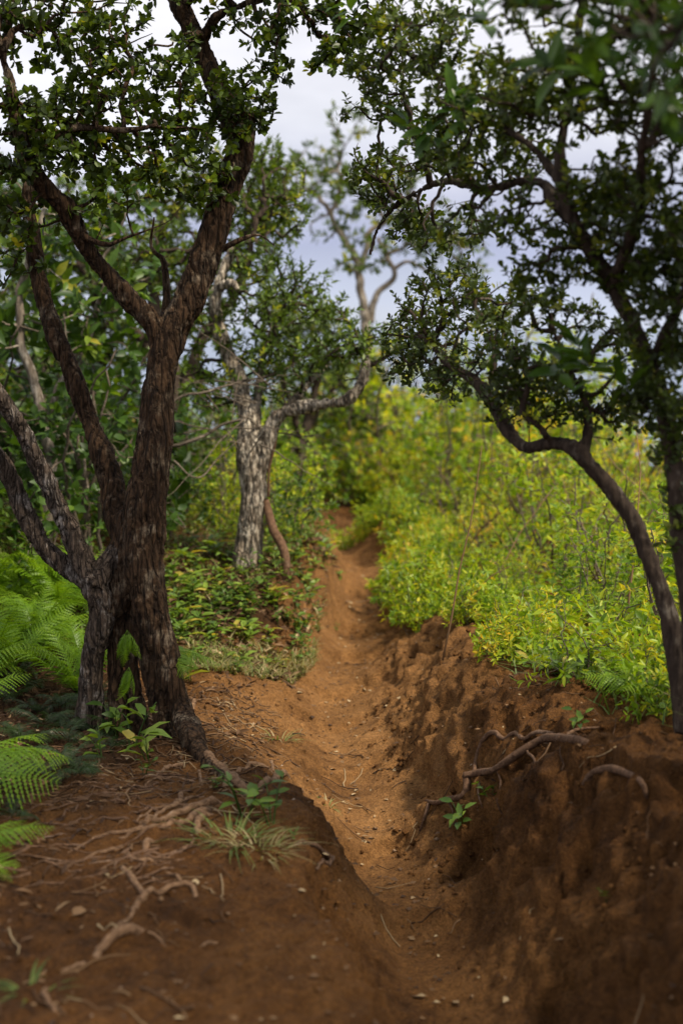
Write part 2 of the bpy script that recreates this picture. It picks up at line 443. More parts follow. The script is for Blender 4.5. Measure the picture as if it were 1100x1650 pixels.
def terrain(x, y):
    xc, hw = XC(y), HW(y)
    s = (xc - hw) - x
    t = x - (xc + hw)
    wob = fbm(np.stack([x * 0 + 3, y * 1.7, x * .4], 1), 3) * .07
    s = s + wob; t = t + fbm(np.stack([x * .5 + 9, y * 2.1, x * 0], 1), 3) * .085
    z = ZF(y)
    lf = sstep(-.18, 1, s / WL(y)); rt = .35 * sstep(-.3, 1, t / WR(y)) + .65 * sstep(0, 1, t / WR(y)) ** 1.25
    zb = z + HL(y) * lf + .05 * np.clip(s, 0, 2.2) - .10 * np.clip(s - 2.2, 0, 30)
    zr = HR(y) * rt + .07 * np.clip(t - .3, 0, 2) - .14 * np.clip(t - 2.6, 0, 30)
    z = zb + zr
    # slight dish of the trodden floor
    z = z - .03 * np.exp(-((x - xc) / .13) ** 2)
    # grassy lump that the path turns left around, hollowed at its foot
    z = z + .17 * np.exp(-((x - .34) / .26) ** 2 - ((y - 9.85) / .2) ** 2)
    # cavity washed out under the root on the right bank
    c = HOLE
    z = z - .16 * np.exp(-((x - c[0]) / .10) ** 2 - ((y - c[1]) / .13) ** 2)
    for hx, hy, rx, ry, dp_ in HOLLOWS:
        z = z - dp_ * np.exp(-((x - hx) / rx) ** 2 - ((y - hy) / ry) ** 2)
    # steps across the floor
    for sy, a in ((3.75, .03), (4.35, .045), (5.1, .03), (5.75, .035), (6.3, .05), (7.0, .045), (7.7, .06), (8.8, .07)):
        dq_ = y - sy - .35 * (x - xc) - .05 * np.sin(x * 23 + sy)
        z = z - a * np.where(dq_ < 0, np.exp(-(dq_ / .24) ** 2), np.exp(-(dq_ / .028) ** 2)) * np.exp(-((x - xc) / .22) ** 2)
    # far land falls away to the sea
    r = np.hypot(x, y)
    z = z - .16 * np.clip(r - 26, 0, 1e9) 
    return z


HOLE = (.42, 4.0)
HOLLOWS = [(.30, 4.75, .07, .16, .10), (.46, 5.0, .06, .10, .08), (.26, 7.5, .05, .22, .09), (.36, 7.0, .06, .14, .08), (.44, 6.2, .05, .12, .07), (.62, 3.4, .10, .08, .10), (.50, 3.1, .07, .10, .10), (.85, 3.3, .08, .07, .08), (.74, 3.9, .09, .06, .07), (.12, 6.3, .04, .05, .05), (-.02, 3.3, .05, .12, .05)]


def detail(x, y, z):
    xc, hw = XC(y), HW(y)
    off = np.abs(x - xc) - hw
    bank = sstep(0.0, .12, off)
    q = np.stack([x, y, z], 1)
    lump = fbm(q * 2.4, 4, .48) * .034
    rid = (1 - np.abs(fbm(q * np.array([4.5, 3.0, 6.0]) + 5, 4, .6)) * 2)
    fine = fbm(q * 22, 4, .62) * .013 - .02 * np.clip(fbm(q * 11 + 77, 2) - .35, 0, 1)
    right = sstep(.0, .2, x - xc - hw)
    wallish = np.clip(4 * sstep(0, .5, off) * (1 - sstep(.5, 1.1, off)), 0, 1)
    clod = fbm(q * np.array([7.5, 6.0, 8.0]) + 60, 3, .55) * .008
    clod = clod + fbm(q * 15 + 31, 3, .6) * .010 - .03 * np.clip(np.abs(fbm(q * 9 + 12, 2)) * -6 + .35, 0, 1) * wallish
    dz = bank * (lump + clod * (.25 + .75 * right) + .028 * np.clip(rid - .35, -1, .6) * right * wallish) + fine * (.55 + .7 * bank) + (1 - bank) * fbm(q * 2.3 + 40, 3) * .022
    fade = 1 - sstep(18, 40, np.hypot(x, y))
    return dz * fade


def axis(lo, hi, step, far, grow):
    a = list(np.arange(lo, hi + 1e-9, step))
    s = step
    while a[-1] < far[1]:
        s *= grow; a.append(a[-1] + s)
    s = step
    while a[0] > far[0]:
        s *= grow; a.insert(0, a[0] - s)
    return np.array(a)


gx = axis(-1.35, 1.35, .0125, (-3500, 3500), 1.07)
gy = axis(2.4, 6.6, .0145, (-400, 5000), 1.022)
GX, GY = np.meshgrid(gx, gy)
fx, fy = GX.ravel(), GY.ravel()
fz = terrain(fx, fy)
_g1, _g0 = np.gradient(fz.reshape(GX.shape), gy, gx)
_n = nrm(np.stack([-_g0.ravel(), -_g1.ravel(), np.ones(len(fx))], 1))
_d = detail(fx, fy, fz)
_near = 1 - sstep(12, 20, np.hypot(fx, fy))
_lat = (_n[:, :2] * (_d * _near)[:, None])
fz = fz + _d
GZ = fz.reshape(GX.shape)


def HZ(x, y):
    """height of the built ground, bilinear"""
    x, y = np.atleast_1d(np.asarray(x, float)), np.atleast_1d(np.asarray(y, float))
    i = np.clip(np.searchsorted(gx, x) - 1, 0, len(gx) - 2); j = np.clip(np.searchsorted(gy, y) - 1, 0, len(gy) - 2)
    u = (x - gx[i]) / (gx[i + 1] - gx[i]); v = (y - gy[j]) / (gy[j + 1] - gy[j])
    return (GZ[j, i] * (1 - u) + GZ[j, i + 1] * u) * (1 - v) + (GZ[j + 1, i] * (1 - u) + GZ[j + 1, i + 1] * u) * v


def hz(x, y):
    return float(HZ(x, y)[0])


def G(px, py):
    """where the view ray through a pixel meets the ground"""
    r = ray(px, py)
    d = np.arange(2.0, 30, .01)
    p = np.array([0, 0, ZC]) + r[None] * d[:, None]
    below = p[:, 2] < HZ(p[:, 0], p[:, 1])
    k = int(np.argmax(below)) if below.any() else len(d) - 1
    return p[k]


ny, nx = GX.shape
ii, jj = np.meshgrid(np.arange(nx - 1), np.arange(ny - 1))
a0 = (jj * nx + ii).ravel()
quads = np.stack([a0, a0 + 1, a0 + nx + 1, a0 + nx], 1)
cx, cy = fx[quads].mean(1), fy[quads].mean(1)
wobp = fbm(np.stack([cx * 6, cy * 6, cx * 0], 1), 3) * .05
on = (np.abs(cx - XC(cy)) < HW(cy) + .05 + wobp) & (cy > .5) & (cy < 30)
Vall = np.stack([fx + _lat[:, 0], fy + _lat[:, 1], fz], 1)


def submesh(name, sel):
    q = quads[sel]
    u, inv = np.unique(q, return_inverse=True)
    return mesh_from(name, Vall[u], inv.reshape(-1, 4), trod[u])


_s = (XC(fy) - HW(fy)) - fx
_t = fx - (XC(fy) + HW(fy))
_left = interp(fy, [(3.4, .0), (4.2, .12), (5.0, .5), (6.0, .75), (6.4, .1), (9, .1)])
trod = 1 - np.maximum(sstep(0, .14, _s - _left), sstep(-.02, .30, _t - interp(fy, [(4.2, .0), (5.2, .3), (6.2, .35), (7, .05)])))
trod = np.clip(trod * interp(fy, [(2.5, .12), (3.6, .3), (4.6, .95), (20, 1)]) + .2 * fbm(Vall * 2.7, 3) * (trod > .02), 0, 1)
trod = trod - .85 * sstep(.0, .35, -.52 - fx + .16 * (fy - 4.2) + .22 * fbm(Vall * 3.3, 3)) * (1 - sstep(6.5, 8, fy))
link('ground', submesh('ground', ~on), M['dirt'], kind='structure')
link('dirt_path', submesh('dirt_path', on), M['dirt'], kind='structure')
# sea far below the ridge
m, nt, N, L, o = new_mat('sea_water')
b = N.new('ShaderNodeBsdfPrincipled'); b.inputs['Base Color'].default_value = (.10, .14, .22, 1); b.inputs['Roughness'].default_value = .35
nn = N.new('ShaderNodeTexNoise'); nn.inputs['Scale'].default_value = .02; bb = N.new('ShaderNodeBump'); bb.inputs['Strength'].default_value = .4; bb.inputs['Distance'].default_value = 4
gg = N.new('ShaderNodeNewGeometry'); L.new(gg.outputs['Position'], nn.inputs['Vector']); L.new(nn.outputs['Fac'], bb.inputs['Height']); L.new(bb.outputs[0], b.inputs['Normal'])
L.new(b.outputs[0], o.inputs[0])
R_ = 60000
link('sea', mesh_from('sea', np.array([[-R_, -R_, -240], [R_, -R_, -240], [R_, R_, -240], [-R_, R_, -240]], float), np.array([[0, 1, 2, 3]])), m, kind='structure')

# ------------------------------------------------------------------ leaves
def leaf_tmpl(kind):
    """unit leaf along +Y, length 1, width along X, upper face +Z; returns V, quads, tris"""
    if kind == 'round':
        V = np.array([[0, 0, 0], [-.30, .28, .07], [-.36, .66, .05], [0, 1, -.06], [.36, .66, .05], [.30, .28, .07], [0, .5, -.02]], float)
        return V, np.array([[0, 6, 2, 1], [0, 5, 4, 6]]), np.array([[6, 3, 2], [6, 4, 3]])
    if kind == 'small':
        V = np.array([[0, 0, 0], [-.17, .42, .05], [0, 1, -.10], [.17, .42, .05]], float)
        return V, None, np.array([[0, 2, 1], [0, 3, 2]])
    if kind == 'long':
        V = np.array([[0, 0, 0], [-.12, .3, .05], [0, .3, 0], [.12, .3, .05], [-.10, .68, .0], [0, .68, -.05], [.10, .68, .0], [0, 1, -.17]], float)
        return V, np.array([[1, 2, 5, 4], [2, 3, 6, 5]]), np.array([[0, 2, 1], [0, 3, 2], [4, 5, 7], [5, 6, 7]])
    if kind == 'broad':
        V = np.array([[0, 0, 0], [-.22, .25, .06], [0, .25, 0], [.22, .25, .06], [-.22, .6, .02], [0, .62, -.04], [.22, .6, .02], [0, 1, -.16]], float)
        return V, np.array([[1, 2, 5, 4], [2, 3, 6, 5]]), np.array([[0, 2, 1], [0, 3, 2], [4, 5, 7], [5, 6, 7]])


def ortho(d):
    a = np.where(np.abs(d[:, 2:3]) < .9, np.array([[0, 0, 1.0]]), np.array([[1.0, 0, 0]]))
    u = nrm(np.cross(d, a)); v = np.cross(d, u)
    return u, v


def sprigs(S, D, k, L, tl, rng, th0=80, th1=30, jit=.35, up=.25):
    """k leaves round each twig tip S pointing along D: positions (n,3), frames (n,3,3), sizes (n,), site index"""
    n = len(S)
    S = np.repeat(S, k, 0); D = np.repeat(D, k, 0)
    i = np.tile(np.arange(k), n)
    t = (i + rng.random(n * k)) / k
    az = i * 2.4 + np.repeat(rng.random(n) * 6.28, k) + rng.normal(0, .3, n * k)
    u, v = ortho(D)
    rad = u * np.cos(az)[:, None] + v * np.sin(az)[:, None]
    th = np.radians(th0 + (th1 - th0) * t)[:, None]
    ld = nrm(D * np.cos(th) + rad * np.sin(th) + rng.normal(0, jit, (n * k, 3)) * .5)
    nn_ = D + np.array([0, 0, up]) + rng.normal(0, jit, (n * k, 3))
    zc = nrm(nn_ - ld * (nn_ * ld).sum(1)[:, None])
    xcx = np.cross(ld, zc)
    pos = S + D * (tl * (t - .6))[:, None]
    size = L * (.65 + .5 * rng.random(n * k))
    return pos, np.stack([xcx, ld, zc], 2), size, np.repeat(np.arange(n), k)


def leaves_mesh(name, pos, fr, size, var, kind, wide=1.0):
    V, q, t = leaf_tmpl(kind)
    V = V * np.array([wide, 1, 1])
    n, T = len(pos), len(V)
    W = pos[:, None, :] + np.einsum('nij,tj->nti', fr, V) * size[:, None, None]
    off = (np.arange(n) * T)[:, None, None]
    F = []
    if q is not None: F.append((q[None] + off).reshape(-1, 4))
    if t is not None: F.append((t[None] + off).reshape(-1, 3))
    return mesh_from(name, W.reshape(-1, 3), F, np.repeat(var, T))


_single = {}


def single_leaf(kind, wide, mat, v):
    key = (kind, round(wide, 2), mat.name, v)
    if key not in _single:
        V, q, t = leaf_tmpl(kind)
        V = V * np.array([wide, 1, 1])
        me = mesh_from('leaf', V, [f for f in (q, t) if f is not None], np.full(len(V), v))
        me.materials.append(mat)
        _single[key] = me
    return _single[key]


def put_leaves(root, pos, fr, size, var, kind, wide, mat, n_parts, name='foliage'):
    """the n_parts leaves that show largest become parts of their own, the rest one mesh"""
    keep = np.ones(len(pos), bool)
    loc = np.array(root.location)
    if n_parts:
        px, py, d = proj(pos)
        inf = (px > 0) & (px < 1100) & (py > 0) & (py < 1650) & (d > .3)
        score = np.where(inf, size / np.maximum(d, .3), 0)
        top = np.argsort(-score)[:n_parts]
        top = top[score[top] > 0]
        keep[top] = False
        for i in top:
            o = link('leaf', single_leaf(kind, wide, mat, round(float(var[i]) * 9) / 9), None, root)
            mt = np.eye(4); mt[:3, :3] = fr[i] * size[i]; mt[:3, 3] = pos[i] - loc
            o.matrix_local = Matrix(mt.tolist())
    if keep.any():
        link(name, leaves_mesh(name, pos[keep] - loc, fr[keep], size[keep], var[keep], kind, wide), mat, root, 'stuff')

# ------------------------------------------------------------------ tree growth
def grow(limbs, sites, rng, wp=.3, mid=.10, jit=.25):
    """joins every site to the nearest wood. limbs: list of (P,R). Returns nodes, parent, n0 (limb nodes), limb radius"""
    pos = [np.vstack([p for p, r in limbs])]
    lr = np.concatenate([r for p, r in limbs])
    n0 = len(lr)
    nodes = list(pos[0]); parent = [-1] * n0; cost = [0.0] * n0
    S = np.asarray(sites)
    arr = pos[0]
    D = np.linalg.norm(S[:, None] - arr[None], axis=2)
    bi = D.argmin(1); bd = D.min(1); bc = bd.copy()
    alive = np.ones(len(S), bool)
    site_node = np.zeros(len(S), int)
    for _ in range(len(S)):
        k = int(np.where(alive, bc, 1e9).argmin())
        alive[k] = False
        p = bi[k]; a, b_ = np.array(nodes[p]), S[k]
        dist = np.linalg.norm(b_ - a)
        nm = int(dist / mid)
        newids = []
        last = p
        for q in range(1, nm + 1):
            f = q / (nm + 1)
            pt = a + (b_ - a) * f + rng.normal(0, jit * mid, 3) + np.array([0, 0, -.05 * dist * math.sin(f * PI)])
            nodes.append(pt); parent.append(last); cost.append(cost[last] + np.linalg.norm(pt - nodes[last])); last = len(nodes) - 1; newids.append(last)
        nodes.append(b_); parent.append(last); cost.append(cost[last] + np.linalg.norm(b_ - nodes[last])); newids.append(len(nodes) - 1)
        site_node[k] = len(nodes) - 1
        for c in newids:
            d = np.linalg.norm(S - nodes[c], axis=1)
            val = d + wp * cost[c]
            better = alive & (val < bc)
            bc[better] = val[better]; bi[better] = c
    return np.array(nodes), np.array(parent), n0, lr, site_node


def wood(nodes, parent, n0, lr, rng, rt=.0022, ex=.45, cap=.75):
    """paths of the grown wood: list of (P,R), thickest first"""
    n = len(nodes)
    cnt = np.zeros(n)
    kids = [[] for _ in range(n)]
    for i in range(n - 1, n0 - 1, -1):
        cnt[i] += 1; cnt[parent[i]] += cnt[i]; kids[parent[i]].append(i)
    rad = rt * np.maximum(cnt, 1) ** ex
    paths = []
    stack = [i for i in range(n0, n) if parent[i] < n0]
    while stack:
        i = stack.pop()
        p = parent[i]
        if p < n0:
            first_r = min(rad[i] * 1.5, lr[p] * .9)
            mxr = lr[p] * cap
        else:
            first_r = min(rad[i], rad[p]); mxr = rad[p]
        ch = [p, i]
        while kids[i]:
            ks = sorted(kids[i], key=lambda c: -cnt[c])
            stack.extend(ks[1:]); i = ks[0]; ch.append(i)
        Pp = nodes[ch]
        Rr = np.minimum(rad[ch], mxr); Rr[0] = min(first_r, mxr if p >= n0 else lr[p] * .9); Rr[-1] = rt * .6
        m = max(3, min(60, int(len(ch) * 2.2)))
        A = catmull(np.column_stack([Pp, Rr]), m)
        paths.append((A[:, :3] + rng.normal(0, 1, (m, 3)) * np.minimum(A[:, 3:4] * .35, .004), np.maximum(A[:, 3], rt * .5)))
    paths.sort(key=lambda t: -t[1][:3].max() * len(t[1]) ** .5)
    return paths


def clump_sites(clumps, rng, depth=1.0):
    """clumps: (px, py, d, rx_px, ry_px, n) -> world points in ellipsoids"""
    out_ = []
    for px, py, d, rx, ry, n in clumps:
        v = nrm(rng.normal(size=(n, 3))) * (rng.random(n) ** .45)[:, None]
        c = P3(px, py, d)
        sx, sz = rx / FPX * d, ry / FPX * d
        out_.append(c + v * np.array([sx, (sx + sz) * .5 * depth, sz]))
    return np.vstack(out_)


def gaps(S, f, th, seed=0):
    return S[fbm(S * f + seed, 2) > th]


def thin(S, sep):
    keep = []
    for i in range(len(S)):
        if not keep or np.min(np.linalg.norm(S[keep] - S[i], axis=1)) > sep:
            keep.append(i)
    return S[keep]


def limb(pts, r0, r1=None, n=None, wig=.0):
    """pts (px,py,d[,r]) -> (P,R)"""
    A = []
    for k, p in enumerate(pts):
        w_ = P3(p[0], p[1], p[2])
        r = p[3] if len(p) > 3 else r0 + (r1 - r0) * k / (len(pts) - 1)
        A.append(list(w_) + [r])
    A = np.array(A)
    ln = np.linalg.norm(np.diff(A[:, :3], axis=0), axis=1).sum()
    C = catmull(A, n or max(8, int(ln / .025)))
    Pp = C[:, :3]
    if wig:
        s = np.linspace(0, ln * 7, len(Pp))
        for c in range(3):
            Pp[:, c] += wig * pnoise(np.stack([s, s * 0 + c * 9.1, s * 0 + pts[0][0] * .37], 1)) * np.minimum(1, np.linspace(0, 6, len(Pp)))
    return Pp, np.maximum(C[:, 3], .002)


def fuse(name, limbs, voxel, mat, parent, amp=.006, ridge=.004, zf=(45, 45, 6), slim=.9):
    """several limbs grown together into one skin"""
    b = MB()
    for k, (Pp, Rr) in enumerate(limbs):
        b.tube(Pp, np.maximum(Rr * slim - .002, .004), 20, 0, True, .20, (5, 5, 3), k + 1)
    me = b.mesh('tmp')
    tmp = bpy.data.objects.new('tmp', me); COL.objects.link(tmp)
    md = tmp.modifiers.new('r', 'REMESH'); md.mode = 'VOXEL'; md.voxel_size = voxel
    ms = tmp.modifiers.new('s', 'SMOOTH'); ms.factor = .5; ms.iterations = 3
    dg = bpy.context.evaluated_depsgraph_get()
    me2 = bpy.data.meshes.new_from_object(tmp.evaluated_get(dg))
    bpy.data.objects.remove(tmp)
    n = len(me2.vertices)
    co = np.zeros(n * 3, np.float32); me2.vertices.foreach_get('co', co); co = co.reshape(-1, 3).astype(float)
    no = np.zeros(n * 3, np.float32); me2.vertices.foreach_get('normal', no); no = no.reshape(-1, 3)
    nzz = fbm(co * np.array(zf) + .6 * fbm(co * 7, 2)[:, None], 4, .6)
    d = ridge * (1.1 - 2.6 * np.abs(nzz)) + amp * fbm(co * np.array([9, 9, 5]), 3)
    co = co + no * d[:, None]
    me2.vertices.foreach_set('co', np.ascontiguousarray(co - np.array(parent.location), np.float32).ravel())
    me2.polygons.foreach_set('use_smooth', np.ones(len(me2.polygons), bool))
    me2.name = name
    me2.materials.clear(); me2.update()
    return link(name, me2, mat, parent)


def add_wood(root, paths, mat, n_br, sides=6, bname='branch', tname='twigs', rough=.18):
    loc = np.array(root.location)
    for k, (Pp, Rr) in enumerate(paths[:n_br]):
        b = MB(); b.tube(Pp - loc, Rr, 8, 0, True, rough, (12, 12, 9), k)
        link(bname, b.mesh(bname), mat, root)
    if len(paths) > n_br:
        b = MB()
        for Pp, Rr in paths[n_br:]:
            b.tube(Pp - loc, Rr, 4 if Rr[0] < .004 else sides, 0, True)
        link(tname, b.mesh(tname), mat, root, 'stuff')


def crown(root, limbs, sites, k, L, tl, kind, wide, leafm, barkm, n_br, n_parts, rt=.0022, vbias=0.0, vclump=.25, wp=.3, skip=0.0, th=(80, 30), mid=.10):
    nodes, par, n0, lr, sn = grow(limbs, sites, rng, wp, mid)
    add_wood(root, wood(nodes, par, n0, lr, rng, rt), barkm, n_br)
    pk = par[sn]
    D = nrm(nodes[sn] - nodes[pk] + np.array([0, 0, .02]) + rng.normal(0, .02, (len(sn), 3)))
    use = rng.random(len(sn)) >= skip
    pos, fr, size, si = sprigs(nodes[sn][use], D[use], k, L, tl, rng, th[0], th[1])
    cl = fbm(nodes[sn][use] * 5.0, 2)
    fresh = (rng.random(use.sum()) < .13) * rng.uniform(.25, .5, use.sum())
    var = np.clip(.36 + vbias + cl[si] * vclump + fresh[si] + rng.normal(0, .15, len(pos)), 0, 1)
    put_leaves(root, pos, fr, size, var, kind, wide, leafm, n_parts)


def dg_(px, py, off):
    return float(proj([G(px, py)])[2][0]) - off


# ------------------------------------------------------------------ 1. the many-stemmed tree on the left
b0 = G(255, 1215)
T1 = thing('gnarled_tree', 'big dark brown tree with several leaning stems and bare roots beside the path', 'tree', b0)
D0 = 4.95
stems = [
    # main stem, from the toe of its buttress up past the fork to the top of the frame
    limb([(362, 1256, dg_(362, 1256, .0), .012), (340, 1236, dg_(340, 1236, .02), .024), (318, 1205, dg_(318, 1212, .05), .036), (294, 1150, D0 - .03, .048), (270, 1090, D0, .052), (252, 1020, D0, .062), (236, 950, D0, .078), (228, 880, D0, .082), (236, 800, D0, .079), (249, 710, D0, .072), (258, 620, D0, .068), (272, 550, D0, .070), (300, 490, D0, .062), (330, 420, D0, .060), (352, 350, D0, .058), (378, 280, D0, .056), (392, 225, D0, .050), (398, 190, D0 + .02, .040), (396, 175, D0 + .02, .02)], .08),
    # hollow left edge of the base: ribs running down
    limb([(232, 960, D0 - .02, .050), (236, 1020, D0 + .03, .046), (247, 1090, D0 + .04, .044), (262, 1160, D0 + .02, .040), (270, 1215, D0 + .02, .040), (268, 1250, D0 + .02, .035)], .05),
    limb([(205, 900, D0 + .06, .050), (198, 950, D0 + .1, .034), (204, 1010, D0 + .1, .030), (214, 1080, D0 + .1, .03), (222, 1150, D0 + .1, .03), (228, 1230, D0 + .08, .03)], .05),
    # pale knee-shaped stem
    limb([(140, 1215, D0 + .14, .075), (144, 1170, D0 + .12, .056), (146, 1110, D0 + .1, .048), (150, 1050, D0 + .06, .046), (166, 985, D0 + .02, .046), (150, 940, D0 + .02, .050), (128, 895, D0 + .02, .044), (104, 840, D0 + .0, .036), (72, 770, D0 - .04, .034), (38, 700, D0 - .1, .031), (0, 640, D0 - .18, .029), (-50, 570, D0 - .25, .026)], .05),
    limb([(146, 935, D0 + .04, .044), (110, 915, D0 + .05, .036), (72, 880, D0 + .04, .034), (42, 830, D0 + .02, .034), (18, 770, D0, .032), (-15, 715, D0 - .05, .03), (-60, 650, D0 - .1, .027)], .05),
    limb([(170, 990, D0 + .02, .05), (186, 940, D0 + .06, .055), (205, 880, D0 + .06, .062), (214, 830, D0 + .05, .06)], .05),
    # middle stem
    limb([(210, 880, D0 + .06, .060), (190, 830, D0 + .1, .056), (182, 785, D0 + .12, .050), (166, 735, D0 + .13, .044), (142, 670, D0 + .15, .042), (116, 600, D0 + .15, .039), (90, 540, D0 + .17, .037), (66, 465, D0 + .2, .034), (54, 390, D0 + .22, .032), (48, 330, D0 + .22, .029), (52, 260, D0 + .22, .024), (60, 180, D0 + .25, .02)], .05),
    limb([(150, 945, D0, .05), (180, 905, D0 + .04, .045), (205, 880, D0 + .06, .05)], .05),
    # limb swinging left from the fork
    limb([(262, 560, D0, .055), (246, 522, D0 - .02, .044), (216, 490, D0 - .04, .040), (184, 455, D0 - .08, .037), (152, 415, D0 - .12, .036), (126, 372, D0 - .16, .034), (108, 335, D0 - .2, .034), (78, 308, D0 - .24, .031), (48, 268, D0 - .28, .030), (32, 215, D0 - .32, .026), (20, 150, D0 - .36, .022), (2, 80, D0 - .4, .018)], .05),
    # the stem beyond the broken knuckle
    limb([(388, 235, D0, .046), (372, 190, D0 + .05, .044), (350, 140, D0 + .08, .042), (325, 85, D0 + .1, .040), (305, 40, D0 + .1, .040), (285, -10, D0 + .12, .040), (262, -90, D0 + .15, .034), (250, -200, D0 + .2, .028)], .05),
    limb([(322, 80, D0 + .1, .030), (334, 50, D0 + .06, .019), (352, 25, D0 + .02, .017), (385, 10, D0, .015), (430, -6, D0 - .06, .012), (500, -30, D0 - .1, .01)], .03),
]
fuse('trunk', stems[:3] + stems[5:7] + stems[8:] + [limb([(170, 985, D0 + .04, .05), (196, 960, D0 + .06, .062), (222, 930, D0 + .04, .066), (232, 890, D0 + .02, .07)], .05), limb([(190, 1000, D0 + .08, .03), (186, 1070, D0 + .1, .034), (192, 1140, D0 + .1, .04), (186, 1215, D0 + .08, .05)], .04)], .005, M['bark_left'], T1, .010, .0050, (34, 34, 6), .84)
fuse('leaning_stem', stems[3:5] + stems[7:8], .005, M['bark_pale'], T1, .010, .0050, (34, 34, 6), .88)['label'] = 'pale lichened stem with a knee bend, splitting into two leaning arms'
extra = [
    limb([(265, 520, D0 + .05, .017), (268, 470, D0 + .08, .013), (262, 420, D0 + .1, .010), (244, 400, D0 + .1, .006), (248, 350, D0 + .1, .003)], .01, wig=.01),
    limb([(360, 400, D0 - .04, .010), (390, 385, D0 - .05, .008), (415, 378, D0 - .02, .0045), (440, 395, D0, .0018)], .01, wig=.012),
    limb([(120, 370, D0 - .16, .014), (170, 395, D0 - .2, .008), (200, 385, D0 - .2, .005), (255, 362, D0 - .2, .0015)], .01, wig=.012),
    limb([(60, 240, D0 - .28, .014), (110, 210, D0 - .3, .012), (190, 208, D0 - .3, .010), (250, 200, D0 - .3, .006)], .01, wig=.02),
]
for e in extra:
    b = MB(); b.tube(e[0] - b0, e[1], 8, 0, True, .2); link('branch', b.mesh('branch'), M['bark_left'], T1)
cl = [(60, 60, D0 - .3, 110, 90, 60), (170, 60, D0 - .2, 110, 80, 60), (40, 170, D0 - .35, 90, 80, 55), (150, 160, D0 - .25, 100, 70, 60), (250, 130, D0 - .1, 80, 70, 45), (330, 150, D0 - .15, 70, 60, 42), (390, 165, D0 - .1, 60, 55, 50), (310, 230, D0 - .15, 80, 60, 46), (220, 240, D0 - .2, 90, 50, 46), (110, 240, D0 - .2, 90, 60, 44), (400, 30, D0, 90, 60, 30), (500, 40, D0 - .1, 90, 55, 44), (570, 30, D0 - .1, 60, 50, 34), (530, 80, D0 - .1, 60, 40, 18), (450, 110, D0, 40, 30, 12), (480, 85, D0 - .1, 70, 35, 20), (20, 300, D0 - .2, 70, 80, 28), (120, -60, D0 - .2, 200, 100, 120), (380, -90, D0, 220, 90, 120), (-110, 120, D0 - .3, 150, 220, 120), (330, 300, D0 - .1, 60, 45, 22), (60, 340, D0 - .1, 80, 60, 30), (160, 310, D0 - .2, 80, 50, 34), (240, 290, D0 - .2, 60, 40, 26), (20, 440, D0 + .1, 60, 60, 22), (70, 250, D0 - .3, 80, 60, 34), (300, 60, D0 - .1, 60, 50, 20), (-60, -150, D0, 220, 120, 90), (300, -200, D0 + .1, 260, 110, 110)]
S1 = thin(gaps(clump_sites([(a, b_, c, d, e, int(f * 2.3)) for a, b_, c, d, e, f in cl], rng, .9), 5.5, -.12), .026)
_v = nrm(rng.normal(size=(230, 3))) * (rng.random(230) ** .4)[:, None]
S1 = np.vstack([S1, thin(np.array([.30, 4.2, 3.08]) + _v * np.array([.85, .75, .26]), .06)])  # unseen leaf clump added above the frame to shade this trunk
crown(T1, stems[3:7] + stems[8:] + extra[2:], S1, 9, .031, .032, 'round', .9, M['leaf_left'], M['bark_left'], 36, 300, .0019, vbias=.05, skip=.08, th=(85, 25))
# bare roots of this tree, snaking over the soil
def ground_tube(pts, r0, r1, lift=.2, n=None, rough=.10, sides=9, seed=1):
    A = np.array([G(*p[:2]) for p in pts])
    ln = np.linalg.norm(np.diff(A, axis=0), axis=1).sum()
    m = n or max(8, int(ln / .018))
    C = catmull(A, m)
    R = np.linspace(r0, r1, m) * .8 * (1 + .12 * pnoise(np.stack([np.linspace(0, ln * 25, m), np.full(m, seed * 1.3), np.zeros(m)], 1)))
    C[:, 0] += .003 * pnoise(np.stack([np.linspace(0, ln * 18, m), np.full(m, seed * 2.3), np.zeros(m)], 1))
    C[:, 1] += .005 * pnoise(np.stack([np.linspace(0, ln * 18, m), np.full(m, seed * 3.1), np.zeros(m) + 4], 1))
    h = HZ(C[:, 0], C[:, 1])
    und = pnoise(np.stack([np.linspace(0, ln * 6, m), np.full(m, seed * .7), np.zeros(m) + 8], 1))
    C[:, 2] = h + R * (lift + .15 + .3 * und)
    for k in (0, -1):
        C[k, 2] = h[k] - R[k] * 1.2
    if m > 6:
        C[1, 2] = min(C[1, 2], h[1] - R[1] * .2); C[-2, 2] = min(C[-2, 2], h[-2] - R[-2] * .3)
    b = MB(); b.tube(C, R, sides, 0, True, rough, (9, 9, 10), seed)
    return b, C


